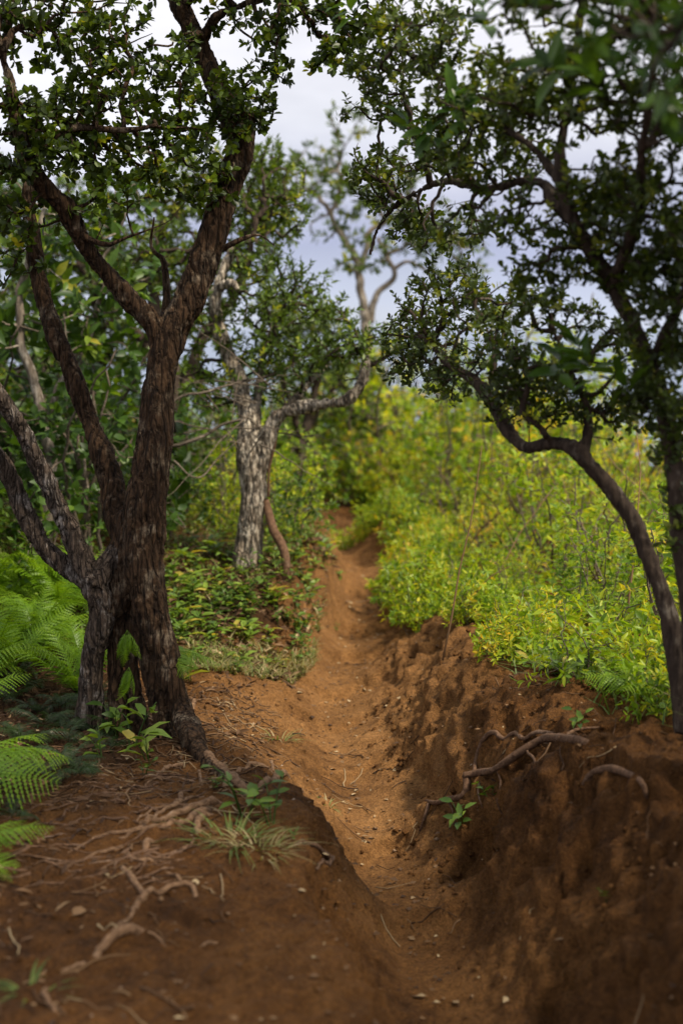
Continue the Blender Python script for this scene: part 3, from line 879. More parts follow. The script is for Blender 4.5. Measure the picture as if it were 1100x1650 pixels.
root_px = [
    ([(322, 1208), (340, 1232), (358, 1247), (378, 1262), (400, 1285)], .024, .015, .45),
    ([(352, 1240), (366, 1255), (362, 1272)], .016, .010, .5),
    ([(378, 1250), (400, 1236), (425, 1237), (440, 1246)], .010, .009, .6),
    ([(405, 1278), (425, 1268), (445, 1258), (464, 1254)], .014, .016, .6),
    ([(440, 1246), (437, 1232), (440, 1226)], .008, .004, .8),
    ([(358, 1292), (335, 1300), (300, 1312), (262, 1325), (228, 1336)], .017, .009, .5),
    ([(345, 1305), (310, 1318), (275, 1330), (235, 1338), (190, 1350)], .015, .007, .5),
    ([(292, 1275), (288, 1295), (262, 1312), (225, 1330)], .010, .006, .5),
    ([(345, 1312), (325, 1322), (317, 1338), (324, 1352)], .013, .011, .7),
    ([(250, 1354), (238, 1362), (233, 1376)], .012, .012, .5),
    ([(262, 1388), (235, 1387), (215, 1385), (205, 1372)], .006, .007, .4),
    ([(330, 1285), (300, 1290), (270, 1302), (240, 1312), (215, 1322)], .007, .004, .5),
    ([(305, 1230), (275, 1238), (245, 1252)], .010, .004, .5),
    ([(326, 1268), (322, 1250), (318, 1242)], .009, .006, .5),
    ([(300, 1128), (312, 1132), (310, 1150)], .010, .013, .5),
    ([(350, 1262), (300, 1262), (240, 1262), (190, 1285)], .006, .004, .3),
    ([(240, 1330), (200, 1345), (150, 1352), (110, 1375)], .007, .004, .3),
    ([(200, 1362), (170, 1372), (130, 1390)], .008, .004, .3),
]
for k, (p, r0, r1, lf) in enumerate(root_px):
    b, C = ground_tube(p, r0, r1, lf, seed=k + 1)
    b.v = [v - b0 for v in b.v]
    link('root', b.mesh('root'), M['root'], T1)
b = MB()
g = np.random.default_rng(55)
for k in range(60):
    p_ = G(g.uniform(20, 330), g.uniform(1235, 1420)); a_ = g.normal(.35, .5); ln = g.uniform(.08, .3); t = np.linspace(0, 1, 10)
    X = p_[0] - np.cos(a_) * ln * t + np.cumsum(g.normal(0, .004, 10)); Y = p_[1] - np.sin(a_) * ln * t + np.cumsum(g.normal(0, .005, 10))
    b.tube(np.stack([X, Y, HZ(X, Y) + .001 + .003 * np.sin(t * 9 + k)], 1) - b0, np.linspace(g.uniform(.003, .0055), .0015, 10), 5)
link('root_hairs', b.mesh('root_hairs'), M['root_dark'], T1, 'stuff')

# ------------------------------------------------------------------ 2. the grey trunk further along the bank
b2 = G(400, 912)
dd = float(proj([b2])[2][0])
T2 = thing('grey_tree', 'pale grey tree with one low limb bent over the path, behind the green plants', 'tree', b2)
st2 = [
    limb([(400, 935, dd, .085), (399, 900, dd, .080), (402, 850, dd, .076), (408, 800, dd, .075), (407, 755, dd, .075), (404, 715, dd, .072), (400, 685, dd + .02, .055), (392, 640, dd + .05, .042), (380, 600, dd + .1, .042), (362, 560, dd + .12, .040), (350, 520, dd + .14, .038), (347, 480, dd + .14, .032), (358, 440, dd + .16, .026), (374, 400, dd + .2, .02)], .07),
    limb([(412, 770, dd - .02, .055), (424, 730, dd - .03, .050), (434, 700, dd - .04, .042), (440, 680, dd - .05, .036), (460, 664, dd - .08, .034), (495, 655, dd - .12, .030), (530, 650, dd - .16, .029), (556, 645, dd - .2, .029), (574, 630, dd - .2, .028), (585, 607, dd - .2, .026), (590, 580, dd - .2, .02), (586, 560, dd - .18, .012)], .05),
    limb([(438, 690, dd, .034), (455, 665, dd + .06, .03), (478, 640, dd + .12, .026), (500, 615, dd + .2, .02), (530, 585, dd + .3, .014)], .03),
    limb([(402, 700, dd, .05), (412, 665, dd + .06, .03), (418, 620, dd + .1, .022), (425, 570, dd + .15, .018), (440, 520, dd + .2, .014)], .03),
    limb([(362, 560, dd + .12, .03), (345, 520, dd + .1, .03), (352, 470, dd + .06, .028), (372, 455, dd + .02, .022), (385, 470, dd, .016)], .03),
]
fuse('trunk', st2, .0075, M['bark_grey'], T2, .010, .006, (30, 30, 5), .9)
sr = limb([(428, 805, dd - .02, .016), (436, 830, dd - .04, .022), (446, 860, dd - .08, .024), (456, 890, dd - .1, .022), (461, 915, dd - .1, .022), (460, 945, dd - .1, .02)], .02, wig=.022)
b = MB(); b.tube(sr[0] - b2, sr[1], 10, 0, True, .2); o = link('prop_root', b.mesh('prop_root'), M['root_dark'], T2); o['label'] = 'thin brown root curving down from the grey trunk'
vn = limb([(448, 690, dd - .05, .005), (440, 730, dd - .05, .006), (434, 760, dd - .05, .006), (432, 800, dd - .04, .008)], .006, wig=.006)
b = MB(); b.tube(vn[0] - b2, vn[1], 6); link('aerial_root', b.mesh('aerial_root'), M['root_dark'], T2)
cl2 = [(430, 290, dd + .5, 70, 60, 70), (400, 340, dd + .4, 60, 50, 50), (460, 340, dd + .5, 50, 50, 40), (420, 430, dd + .2, 70, 50, 50), (470, 460, dd + .2, 60, 45, 50), (430, 500, dd + .1, 80, 50, 70), (350, 430, dd + .4, 60, 70, 40), (520, 500, dd, 60, 35, 40), (480, 560, dd, 80, 50, 60), (400, 570, dd + .1, 70, 50, 50), (560, 560, dd - .2, 60, 40, 45), (330, 520, dd + .2, 60, 60, 45), (600, 545, dd - .2, 60, 35, 40), (660, 560, dd - .2, 50, 25, 26), (450, 620, dd + .1, 60, 40, 30), (340, 620, dd + .2, 60, 60, 40), (330, 280, dd + .5, 70, 60, 40), (250, 400, dd + .5, 70, 70, 50)]
S2 = thin(clump_sites([(a, b_, c, d, e, int(f * 1.3)) for a, b_, c, d, e, f in cl2], rng, 1.0), .04)
crown(T2, st2, S2, 12, .038, .08, 'small', 1.35, M['leaf_mid'], M['bark_dim'], 30, 160, .0026, vbias=.05, vclump=.3, skip=.1)
# bare dead shoots round the trunk
b = MB()
for k in range(22):
    a = P3(rng.uniform(330, 440), rng.uniform(600, 730), dd + rng.uniform(-.2, .1))
    d = nrm(np.array([rng.normal(-.3, .8), rng.normal(-.2, .4), rng.normal(.15, .45)]))
    ln = rng.uniform(.2, .65); t = np.linspace(0, 1, 9)[:, None]
    Pp = a + d * ln * t + rng.normal(0, .012, (9, 3)) * t + np.array([0, 0, -.12 * ln]) * t * t
    b.tube(Pp - b2, np.linspace(.0045, .0012, 9), 5)
link('dead_twigs', b.mesh('dead_twigs'), M['twig'], T2, 'stuff')
for p, r in (([(170, 770, dd), (230, 720, dd), (300, 715, dd - .05), (350, 690, dd), (400, 668, dd)], .012), ([(180, 745, dd - .1), (280, 650, dd - .1), (340, 625, dd - .1), (420, 610, dd), (500, 575, dd + .1)], .008), ([(280, 742, dd - .3), (320, 768, dd - .3), (345, 745, dd - .2), (400, 690, dd)], .005)):
    e = limb(p, r, r * .6, wig=.02)
    b = MB(); b.tube(e[0] - b2, e[1], 7, 0, True, .2); link('dead_branch', b.mesh('dead_branch'), M['twig'], T2)

# ------------------------------------------------------------------ 3. dark tree with the low limb, right
D1 = 3.75
b3 = P3(1085, 1050, D1); b3[2] = hz(b3[0], b3[1])
T3 = thing('low_limbed_tree', 'dark slanting tree whose low crooked limb reaches left across the yellow-green shrubs', 'tree', b3)
st3 = [
    limb([(1106, 1180, D1, .046), (1096, 1080, D1, .040), (1075, 990, D1, .034), (1050, 915, D1, .029), (1020, 840, D1, .026), (985, 790, D1, .025), (950, 752, D1, .026), (925, 725, D1, .028), (890, 715, D1 + .05, .022), (850, 722, D1 + .1, .019), (825, 705, D1 + .15, .022), (800, 662, D1 + .2, .028), (775, 625, D1 + .25, .026), (745, 600, D1 + .35, .020), (712, 575, D1 + .45, .015), (690, 545, D1 + .55, .010)], .03),
    limb([(936, 735, D1, .022), (948, 690, D1, .014), (940, 640, D1, .012), (915, 590, D1, .011), (890, 530, D1, .009)], .02),
    limb([(800, 660, D1 + .2, .018), (790, 620, D1 + .2, .013), (795, 570, D1 + .2, .011), (780, 520, D1 + .2, .009)], .02),
    limb([(890, 715, D1 + .05, .014), (870, 690, D1, .014), (840, 660, D1, .012), (850, 620, D1, .010), (830, 560, D1, .008)], .02),
]
fuse('trunk', st3, .006, M['bark_dim'], T3, .006, .003, slim=.8)
cl3 = [(720, 560, D1 + .5, 70, 60, 60), (660, 520, D1 + .7, 60, 50, 45), (780, 560, D1 + .2, 70, 60, 60), (850, 590, D1, 80, 60, 60), (790, 480, D1 + .3, 80, 50, 50), (720, 470, D1 + .5, 70, 60, 50), (900, 510, D1, 80, 50, 45), (900, 640, D1, 70, 50, 45), (820, 650, D1 + .1, 60, 40, 30), (1000, 560, D1, 80, 60, 40), (720, 620, D1 + .4, 50, 30, 20), (660, 590, D1 + .6, 50, 30, 18), (980, 660, D1, 60, 50, 30)]
S3 = thin(gaps(clump_sites([(a, b_, c, d, e, int(f * 2.6)) for a, b_, c, d, e, f in cl3], rng, 1.0), 7, -.16, 3), .021)
crown(T3, st3, S3, 10, .021, .036, 'round', .7, M['leaf_dark'], M['bark_dim'], 24, 160, .0014, vbias=.06, mid=.07)

# ------------------------------------------------------------------ 4. tall tree at the right edge
D2 = 3.45
b4 = P3(1112, 1040, D2); b4[2] = hz(b4[0], b4[1])
T4 = thing('arching_tree', 'tall blurred dark tree by the picture edge with an arching limb over the shrubs', 'tree', b4)
st4 = [
    limb([(1136, 1220, D2, .05), (1125, 1080, D2, .045), (1106, 960, D2, .034), (1094, 860, D2, .030), (1086, 760, D2, .029), (1070, 670, D2, .028), (1045, 590, D2, .028), (1010, 505, D2, .027), (968, 430, D2, .026), (930, 370, D2, .026), (908, 310, D2, .024), (902, 250, D2, .022), (912, 180, D2, .018), (925, 90, D2, .015), (935, 0, D2 - .05, .012), (930, -80, D2 - .1, .01)], .04),
    limb([(920, 350, D2, .026), (890, 322, D2 + .05, .021), (880, 300, D2 + .1, .019), (850, 290, D2 + .2, .016), (800, 302, D2 + .4, .014), (760, 300, D2 + .6, .013), (720, 292, D2 + .8, .013), (680, 305, D2 + 1.0, .013), (640, 330, D2 + 1.2, .013), (610, 365, D2 + 1.3, .011), (596, 410, D2 + 1.3, .007)], .03),
    limb([(985, 460, D2, .026), (1010, 400, D2 - .1, .020), (1030, 320, D2 - .2, .017), (1035, 230, D2 - .3, .014), (1050, 130, D2 - .4, .012), (1050, 20, D2 - .5, .01)], .03),
    limb([(905, 300, D2, .016), (860, 240, D2 + .1, .013), (800, 200, D2 + .25, .011), (740, 170, D2 + .4, .009), (690, 110, D2 + .5, .007), (640, 60, D2 + .5, .005)], .02),
    limb([(1045, 590, D2, .022), (1080, 520, D2 - .1, .018), (1120, 440, D2 - .2, .016), (1180, 350, D2 - .3, .012)], .02),
    limb([(1050, 20, D2 - .5, .012), (980, -60, D2 - .7, .010), (880, -120, D2 - .9, .008), (760, -160, D2 - 1.1, .006)], .01),
]
fuse('trunk', st4, .006, M['bark_dim'], T4, .006, .003, slim=.78)
cl4 = [(640, 110, D2 + .7, 80, 60, 60), (620, 190, D2 + .9, 60, 60, 40), (700, 60, D2 + .4, 90, 60, 50), (720, 200, D2 + .5, 80, 70, 75), (690, 260, D2 + .8, 80, 50, 60), (800, 250, D2 + .3, 90, 60, 90), (790, 150, D2 + .2, 90, 60, 60), (890, 200, D2, 90, 80, 80), (980, 250, D2 - .1, 90, 90, 90), (1060, 200, D2 - .2, 90, 110, 90), (1060, 350, D2 - .2, 90, 100, 100), (960, 350, D2, 80, 80, 60), (1060, 480, D2 - .1, 80, 90, 90), (860, 350, D2 + .1, 90, 60, 50), (760, 360, D2 + .5, 80, 40, 40), (650, 350, D2 + 1.1, 60, 40, 50), (610, 290, D2 + 1.2, 60, 40, 40), (1090, 600, D2 - .1, 70, 80, 70), (860, 60, D2 - .1, 110, 70, 40), (980, 90, D2 - .3, 100, 80, 70), (1080, 60, D2 - .4, 90, 90, 60), (1200, 300, D2 - .2, 160, 350, 300), (900, -120, D2 - .6, 300, 140, 260), (1250, -50, D2 - .3, 250, 250, 240), (690, 390, D2 + .8, 60, 40, 24), (600, 100, D2 + .9, 60, 60, 26), (585, 175, D2 + 1.0, 45, 40, 16), (650, 30, D2 + .6, 80, 40, 30), (600, 240, D2 + 1.1, 40, 40, 16), (880, 440, D2, 70, 40, 30), (1010, 430, D2, 60, 60, 40), (1080, 560, D2 - .1, 60, 80, 90), (1090, 690, D2, 50, 70, 70), (1100, 420, D2 - .1, 60, 90, 70), (1000, 330, D2 - .1, 80, 80, 60), (1095, 830, D2, 40, 60, 40), (850, 130, D2, 110, 80, 50), (740, 110, D2 + .3, 80, 60, 40), (1050, 640, D2, 60, 50, 40)]
S4 = thin(gaps(clump_sites([(a, b_, c, d, e, int(f * 3)) for a, b_, c, d, e, f in cl4], rng, 1.0), 7.5, -.09, 9), .021)
crown(T4, st4, S4, 9, .023, .04, 'round', .72, M['leaf_dark'], M['bark_dim'], 30, 220, .0014, vbias=.15, mid=.07, skip=.08)

# ------------------------------------------------------------------ 4b. a branch-leaved tree close on the right, its boughs overhead
b5 = np.array([1.75, 1.55, 0.0]); b5[2] = hz(b5[0], b5[1])
T5 = thing('near_tree', 'close out-of-focus tree whose big bright leaves hang into the upper right corner', 'tree', b5)
tr = np.array([[b5[0], b5[1], b5[2] - .1], [1.72, 1.5, 1.2], [1.6, 1.55, 2.0], [1.35, 1.75, 2.6], [1.0, 2.0, 2.85], [.6, 2.3, 2.8]])
tC = catmull(tr, 70)
st5 = [(tC, np.linspace(.075, .012, 70)), (catmull(np.array([[1.62, 1.55, 1.95], [1.5, 1.1, 2.6], [1.1, .6, 3.0], [.5, .3, 3.2], [-.2, .4, 3.3]]), 50), np.linspace(.04, .008, 50)), (catmull(np.array([[1.72, 1.5, 1.3], [1.5, 1.9, 1.9], [1.25, 2.2, 2.25], [.95, 2.35, 2.4]]), 30), np.linspace(.03, .006, 30))]
fuse('trunk', st5, .008, M['bark_dim'], T5)
v = nrm(rng.normal(size=(1000, 3))) * (rng.random(1000) ** .4)[:, None]
S5 = np.vstack([np.array([.75, 1.75, 3.05]) + v[:520] * np.array([1.25, 1.25, .3]), np.array([.6, .4, 3.1]) + v[800:] * np.array([1.1, .8, .3]), clump_sites([(1010, 40, 2.45, 110, 60, 10), (1095, 160, 2.4, 50, 90, 12), (860, -20, 2.6, 120, 40, 12), (1085, 40, 2.3, 80, 70, 12)], rng)])  # first cluster: unseen overhead boughs, added to shade the near mound
_v = nrm(rng.normal(size=(700, 3))) * (rng.random(700) ** .4)[:, None]
S5 = thin(np.vstack([S5, np.array([2.2, 2.2, 3.0]) + _v * np.array([1.1, 1.1, .4])]), .05)  # one more out-of-view clump, added so the right bank lies in shade
crown(T5, st5, S5, 9, .042, .06, 'broad', 1.0, M['leaf_big'], M['bark_dim'], 16, 120, .0022)

# sprays of bigger bright leaves showing among the dark crowns
Sx = np.array([P3(px_, py_, d_) for px_, py_, d_ in ((655, 205, D2 + .5), (690, 215, D2 + .45), (735, 165, D2 + .3), (750, 185, D2 + .3), (930, 560, D1 - .35), (950, 590, D1 - .35), (905, 590, D1 - .3), (1000, 610, D1 - .4), (560, 10, D2 + .7), (780, 20, D2 - .3), (890, 110, D2 - .5), (960, 130, D2 - .6))])
pos, fr, size, si = sprigs(Sx, nrm(np.array([-.3, -.3, .6]) + rng.normal(0, .3, Sx.shape)), 9, .085, .06, rng, 85, 40)
put_leaves(T4, pos, fr, size, np.clip(rng.normal(.75, .2, len(pos)), 0, 1), 'long', 1.5, M['leaf_big'], 108)

# ------------------------------------------------------------------ 5. trees further off
def far_tree(name, label, base, limbs, cl_, k, L, kind, wide, leafm, barkm, vb=0.0, rt=.003, nbr=14, sep=.06, skip=.0, parts=0):
    b_ = np.array(base)
    T = thing(name, label, 'tree', b_)
    bb_ = MB()
    for kk, (Pp, Rr) in enumerate(limbs):
        mb = MB(); mb.tube(Pp - b_, Rr, 12, 0, True, .15, (6, 6, 4), kk)
        link('trunk' if kk == 0 else 'limb', mb.mesh('trunk'), barkm, T)
    S = thin(clump_sites(cl_, rng, 1.0), sep)
    crown(T, limbs, S, k, L, L * 1.6, kind, wide, leafm, barkm, nbr, parts, rt, vbias=vb, vclump=.3, skip=skip, mid=.16)
    return T


df = 13.5
bf = P3(588, 600, df); bf[2] = hz(bf[0], bf[1])
far_tree('pale_forked_tree', 'distant slender tree with pale forked trunk against the lavender sky', bf, [
    limb([(592, 700, df, 0.0620), (592, 560, df, 0.0527), (586, 500, df, 0.0434), (578, 440, df, 0.0372), (570, 410, df, 0.0341), (545, 375, df, 0.0279), (530, 340, df, 0.0248), (515, 320, df, 0.0186), (490, 300, df, 0.0124)], .08, wig=.03),
    limb([(596, 520, df, 0.0372), (602, 480, df, 0.0310), (618, 462, df, 0.0279), (636, 440, df, 0.0248), (622, 410, df, 0.0217), (612, 385, df, 0.0186)], .05, wig=.03),
    limb([(578, 440, df, 0.0310), (590, 400, df, 0.0279), (600, 370, df, 0.0248), (640, 350, df, 0.0186), (680, 340, df, 0.0124)], .04, wig=.03),
    limb([(530, 345, df, 0.0217), (548, 310, df, 0.0186), (545, 270, df, 0.0124), (556, 235, df, 0.0074)], .03, wig=.03)],
    [(520, 260, df, 50, 40, 60), (560, 300, df, 60, 40, 60), (500, 300, df, 35, 35, 24), (610, 330, df, 50, 45, 50), (690, 380, df, 60, 60, 70), (740, 400, df, 60, 60, 60), (640, 290, df, 50, 35, 40), (570, 420, df, 40, 30, 22), (540, 360, df, 50, 26, 14), (600, 400, df, 40, 30, 24), (560, 200, df, 40, 30, 14)],
    10, .085, 'small', 1.3, M['leaf_mid'], M['bark_far'], .1, .006, 14, .10)
dq = 9.2
bq = P3(300, 800, dq); bq[2] = hz(bq[0], bq[1])
far_tree('leafy_tree', 'small-leaved tree seen between the stems of the big dark tree', bq, [
    limb([(290, 860, dq, .07), (286, 700, dq, .06), (276, 600, dq, .05), (250, 480, dq, .04), (262, 380, dq, .03), (300, 320, dq, .02)], .07, wig=.03),
    limb([(284, 660, dq, .045), (320, 560, dq, .035), (380, 470, dq, .03), (410, 380, dq, .025), (440, 300, dq, .015)], .04, wig=.03),
    limb([(278, 610, dq, .04), (220, 540, dq, .03), (160, 480, dq, .025), (120, 400, dq, .015)], .03, wig=.03)],
    [(430, 280, dq, 60, 50, 110), (390, 330, dq, 70, 60, 90), (450, 360, dq, 40, 40, 40), (300, 330, dq, 90, 80, 110), (220, 420, dq, 90, 70, 90), (140, 420, dq, 90, 80, 80), (330, 430, dq, 80, 60, 60), (250, 320, dq, 70, 60, 60), (210, 540, dq, 90, 60, 70), (120, 540, dq, 80, 70, 60), (400, 430, dq, 60, 50, 40), (60, 480, dq, 80, 80, 60), (20, 600, dq, 80, 80, 50)],
    13, .05, 'small', 1.4, M['leaf_mid'], M['bark_dim'], .16, .004, 14, .055)
for px_, d_, rz, sc_, lab in ((-60, 8.2, 1.2, .95, 'small-leaved tree at the far left behind the stems of the big dark tree'), (150, 10.5, 2.6, 1.05, 'small-leaved tree standing further back between the two left trees'), (470, 12.0, 4.0, .8, 'small-leaved tree beyond the grey tree and its bent limb')):
    src = [o_ for o_ in bpy.data.objects if o_.name == 'leafy_tree'][0]
    c_ = copy_tree(src); p_ = P3(px_, 700, d_)
    c_.location = (p_[0], p_[1], hz(p_[0], p_[1])); c_.rotation_euler = (0, 0, rz); c_.scale = (sc_,) * 3; c_['label'] = lab
dp = 7.0
bp_ = P3(60, 860, dp); bp_[2] = hz(bp_[0], bp_[1])
far_tree('broad_leaved_tree', 'spindly tree with larger drooping leaves at the left edge behind the dark stems', bp_, [
    limb([(70, 900, dp, .035), (80, 760, dp, .03), (60, 640, dp, .026), (30, 520, dp, .022), (50, 400, dp, .016), (90, 300, dp, .01)], .03, wig=.03),
    limb([(66, 680, dp, .02), (110, 600, dp, .016), (160, 500, dp, .013), (170, 420, dp, .009), (210, 340, dp, .006)], .02, wig=.03)],
    [(170, 350, dp, 70, 50, 22), (60, 420, dp, 80, 70, 30), (10, 340, dp, 60, 60, 20), (200, 440, dp, 60, 50, 16), (20, 540, dp, 70, 60, 22), (120, 500, dp, 70, 60, 18), (200, 310, dp, 40, 30, 10)],
    7, .10, 'broad', .85, M['leaf_under'], M['bark_far'], -.1, .003, 12, .07, parts=60)

# ------------------------------------------------------------------ shrubs
def shrub_kit(seed, h, r, n, k, L, kind, wide, stems_n, lean=.35):
    """meshes of one shrub: list of stems, foliage arrays"""
    g = np.random.default_rng(seed)
    stems_ = []
    for s in range(stems_n):
        a = g.random() * 6.28; rr = r * g.uniform(.25, .9)
        top = np.array([math.cos(a) * rr, math.sin(a) * rr, h * g.uniform(.65, 1.0)])
        base = np.array([math.cos(a) * .03, math.sin(a) * .03, -.08])
        mid_ = base * .5 + top * .5 + g.normal(0, .06, 3) * np.array([1, 1, .3]) + np.array([0, 0, .06])
        C = catmull(np.array([base, mid_, top]), 16)
        C[1:-1] += g.normal(0, .006, (14, 3))
        stems_.append((C, np.linspace(.010, .003, 16) * (h / 1.0) ** .5))
    v = nrm(g.normal(size=(n, 3))); v[:, 2] = np.abs(v[:, 2]) * 1.0
    rad = g.random(n) ** .4
    S = v * rad[:, None] * np.array([r, r, h * .82]) + np.array([0, 0, h * .16])
    lump = fbm(S * 3.2 + seed * 3.1, 2)
    S = S[lump > -.32]
    return stems_, S, g


def build_shrub(name, label, cat, group, mats, seed, h, r, n, k, L, kind, wide, stems_n, vb):
    st_, S, g = shrub_kit(seed, h, r, n, k, L, kind, wide, stems_n)
    root = thing(name, label, cat, (0, 0, 0), group)
    leafm, barkm = mats
    for C, R in st_:
        b_ = MB(); b_.tube(C, R, 5, 0, True); link('stem', b_.mesh('stem'), barkm, root)
    nodes, par, n0, lr, sn = grow(st_, S, g, .25, .12)
    b_ = MB()
    for Pp, Rr in wood(nodes, par, n0, lr, g, .0014):
        b_.tube(Pp, Rr, 4, 0, False)
    link('twigs', b_.mesh('twigs'), barkm, root, 'stuff')
    D = nrm(nodes[sn] - nodes[par[sn]] + np.array([0, 0, .04]))
    pos, fr, size, si = sprigs(nodes[sn], D, k, L, L * 1.3, g, 80, 35)
    c = fbm(nodes[sn] * 3.5 + seed, 2)
    var = np.clip(.45 + vb + .32 * c[si] + g.normal(0, .18, len(pos)), 0, 1)
    link('foliage', leaves_mesh('foliage', pos, fr, size, var, kind, wide), leafm, root, 'stuff')
    return root


GR = 'shrubs of the sunlit thicket on the right bank'
LB = 'yellow-green leafy shrub in the sunlit thicket to the right of the path'
kits = [build_shrub('thicket_shrub', LB, 'shrub', GR, (M['leaf_lime'], M['twig']), 100 + s, h, r, n, 8, L, 'long' if s % 2 else 'small', 1.5, 6, vb)
        for s, (h, r, n, L, vb) in enumerate(((.85, .45, 125, .047, -.05), (.7, .42, 105, .043, .1), (.95, .42, 140, .05, -.2), (.6, .45, 105, .04, .03), (.8, .5, 125, .043, .2)))]
GB = 'low shrubs along the left bank'
LBb = 'dark green leafy shrub in the undergrowth behind the big dark tree'
kitsL = [build_shrub('undergrowth_shrub', LBb, 'shrub', GB, (M['leaf_under'], M['twig']), 200 + s, h, r, n, 8, L, 'small' if s % 2 else 'broad', 1.2, 5, vb)
         for s, (h, r, n, L, vb) in enumerate(((.9, .45, 120, .05, -.1), (.7, .4, 100, .04, .05), (1.15, .45, 130, .055, -.05), (.55, .4, 90, .045, .12)))]
kits += [build_shrub('thicket_shrub', LB, 'shrub', GR, (M['leaf_lime'], M['twig']), 160, .85, .42, 100, 8, .06, 'broad', .9, 5, .0), build_shrub('thicket_shrub', LB, 'shrub', GR, (M['leaf_under'], M['twig']), 161, .75, .45, 90, 8, .06, 'long', 1.4, 5, .25), build_shrub('thicket_shrub', LB, 'shrub', GR, (M['leaf_lime'], M['twig']), 162, 1.0, .32, 80, 8, .055, 'long', 1.4, 4, .12)]
sprig_kits = [build_shrub('lip_sprig', LB, 'shrub', GR, (M['leaf_lime'], M['twig']), 150 + s_, .8, .5, 70, 7, .10, kd_, 1.3, 2, vb_) for s_, (kd_, vb_) in enumerate((('small', -.1), ('long', .1)))]
used = set()


def place(kit, x, y, sc, sink=0.03):
    o = kit if kit.name not in used else copy_tree(kit)
    used.add(kit.name)
    o.location = (x, y, hz(x, y) - sink)
    o.rotation_euler = (random.uniform(-.1, .1), random.uniform(-.1, .1), random.uniform(0, 6.28))
    o.scale = (sc * random.uniform(.9, 1.15),) * 2 + (sc * random.uniform(.85, 1.15),)
    return o


# right thicket
cnt = 0
tries = 0
pts_ = []
while cnt < 125 and tries < 8000:
    tries += 1
    y = 4.6 + 13 * random.random() ** 1.5
    edge = float(XC(y) + HW(y)) + interp(y, [(4.4, .62), (5, .50), (6, .50), (7, .38), (8, .26), (10, .3), (14, .3)])
    x = edge + .28 + (random.random() ** 1.1) * (3.0 + .2 * y)
    if x > 1.2 + y * .30:
        continue
    if y < 5.6 and x - edge < .36:
        continue
    sep = .34 + .016 * y
    if any((x - a) ** 2 + (y - b_) ** 2 < sep * sep for a, b_ in pts_):
        continue
    pts_.append((x, y)); cnt += 1
    sc = .52 + .62 * random.random() ** 1.3 + (.07 * (y - 5) if y < 12 else .5)
    near = x - edge
    if near < .55:
        sc *= .55
    if x > .12 * y + .6:
        sc *= .8
    o = place(random.choice(kits), x, y, min(sc, 1.7))
    if near < .55: o['label'] = 'low yellow-green shrub at the front of the thicket along the right lip of the path'
    elif x > .17 * y: o['label'] = 'yellow-green shrub in the thicket beneath the slanting dark trees on the right'
    elif y > 10: o['label'] = 'distant yellow-green shrub at the back of the sunlit thicket'
# low fringe hanging over the right lip and the lump
for k in range(64):
    y = random.uniform(4.9, 9.8) if k < 26 else random.uniform(6.6, 9.6)
    edge = float(XC(y) + HW(y)) + interp(y, [(4.4, .6), (5, .46), (6, .44), (7, .32), (8, .2), (10, .2)])
    o = place(random.choice(sprig_kits), edge + (random.uniform(.02, .22) if y < 6.6 else random.uniform(-.14, .2)), y, random.uniform(.2, .34) * (1 if y < 6.6 else 1.15), .02)
    o['label'] = 'low leafy sprig on the bare crumbling part of the right lip' if y < 6.3 else ('knee-low leafy sprig hanging over the right lip halfway along the path' if y < 8.2 else 'small distant sprig on the right lip just before the red slope')
for k in range(26):
    o = place(random.choice(sprig_kits), .33 + random.gauss(0, .16), 9.84 + random.random() * .35, random.uniform(.15, .27))
    o['label'] = 'low green sprig on the grassy lump where the path bends'
# far backdrop on the centre
for k in range(44):
    y = random.uniform(12.2, 21); x = random.uniform(-.09 * y, .16 * y) + .3
    if abs(x - float(XC(y))) < .45 and y < 12.4: continue
    o = place(random.choice(kits), x, y, random.uniform(1.2, 2.0))
    o['label'] = 'tall lime-green bush closing the view beyond the bend of the path'
for k in range(26):
    y = random.uniform(11.6, 14.0); x = float(XC(y)) + .5 + random.random() * 1.6
    o = place(random.choice(kits[:5]), x, y, random.uniform(.5, .95))
    o['label'] = 'bushy green shrub right behind the bend of the path'
for k in range(14):
    y = random.uniform(12.6, 14.5); x = random.uniform(-2.6, -.3)
    o = place(random.choice(kits[:5]), x, y, random.uniform(.8, 1.3))
    o['label'] = 'green shrub behind the place where the path slips out of sight'
# left undergrowth
pts_ = []
cnt = tries = 0
while cnt < 84 and tries < 6000:
    tries += 1
    y = random.uniform(6.1, 13.5)
    edge = float(XC(y) - HW(y)) - interp(y, [(6, .75), (6.6, .55), (7.4, .42), (9, .35), (12, .3)])
    x = edge - .2 - random.random() ** 1.2 * (2.2 + .16 * y)
    if any((x - a) ** 2 + (y - b_) ** 2 < .16 for a, b_ in pts_): continue
    if y < 7.2 and edge - x < .55 and y < b2[1] + .1: continue
    pts_.append((x, y)); cnt += 1
    sc = .65 + .55 * random.random() + .05 * (y - 6)
    if edge - x > 1.0: sc *= 1.35
    if edge - x < .5: sc *= .6
    o = place(random.choice(kitsL), x, y, sc)
    if y > 9.5: o['label'] = 'dark green shrub far back in the undergrowth on the left'
    elif edge - x < .9: o['label'] = 'dark green shrub in the undergrowth close around the grey trunk'
# yellowish shrubs on the left just beyond the grey trunk
for k in range(16):
    y = random.uniform(7.4, 10.5); edge = float(XC(y) - HW(y)) - .32
    o = place(random.choice(kits), edge - random.uniform(.0, .5), y, random.uniform(.45, .85))
    o['label'] = 'yellowish leafy shrub beside the path just beyond the grey trunk'; o['group'] = 'yellowish shrubs beyond the grey trunk'

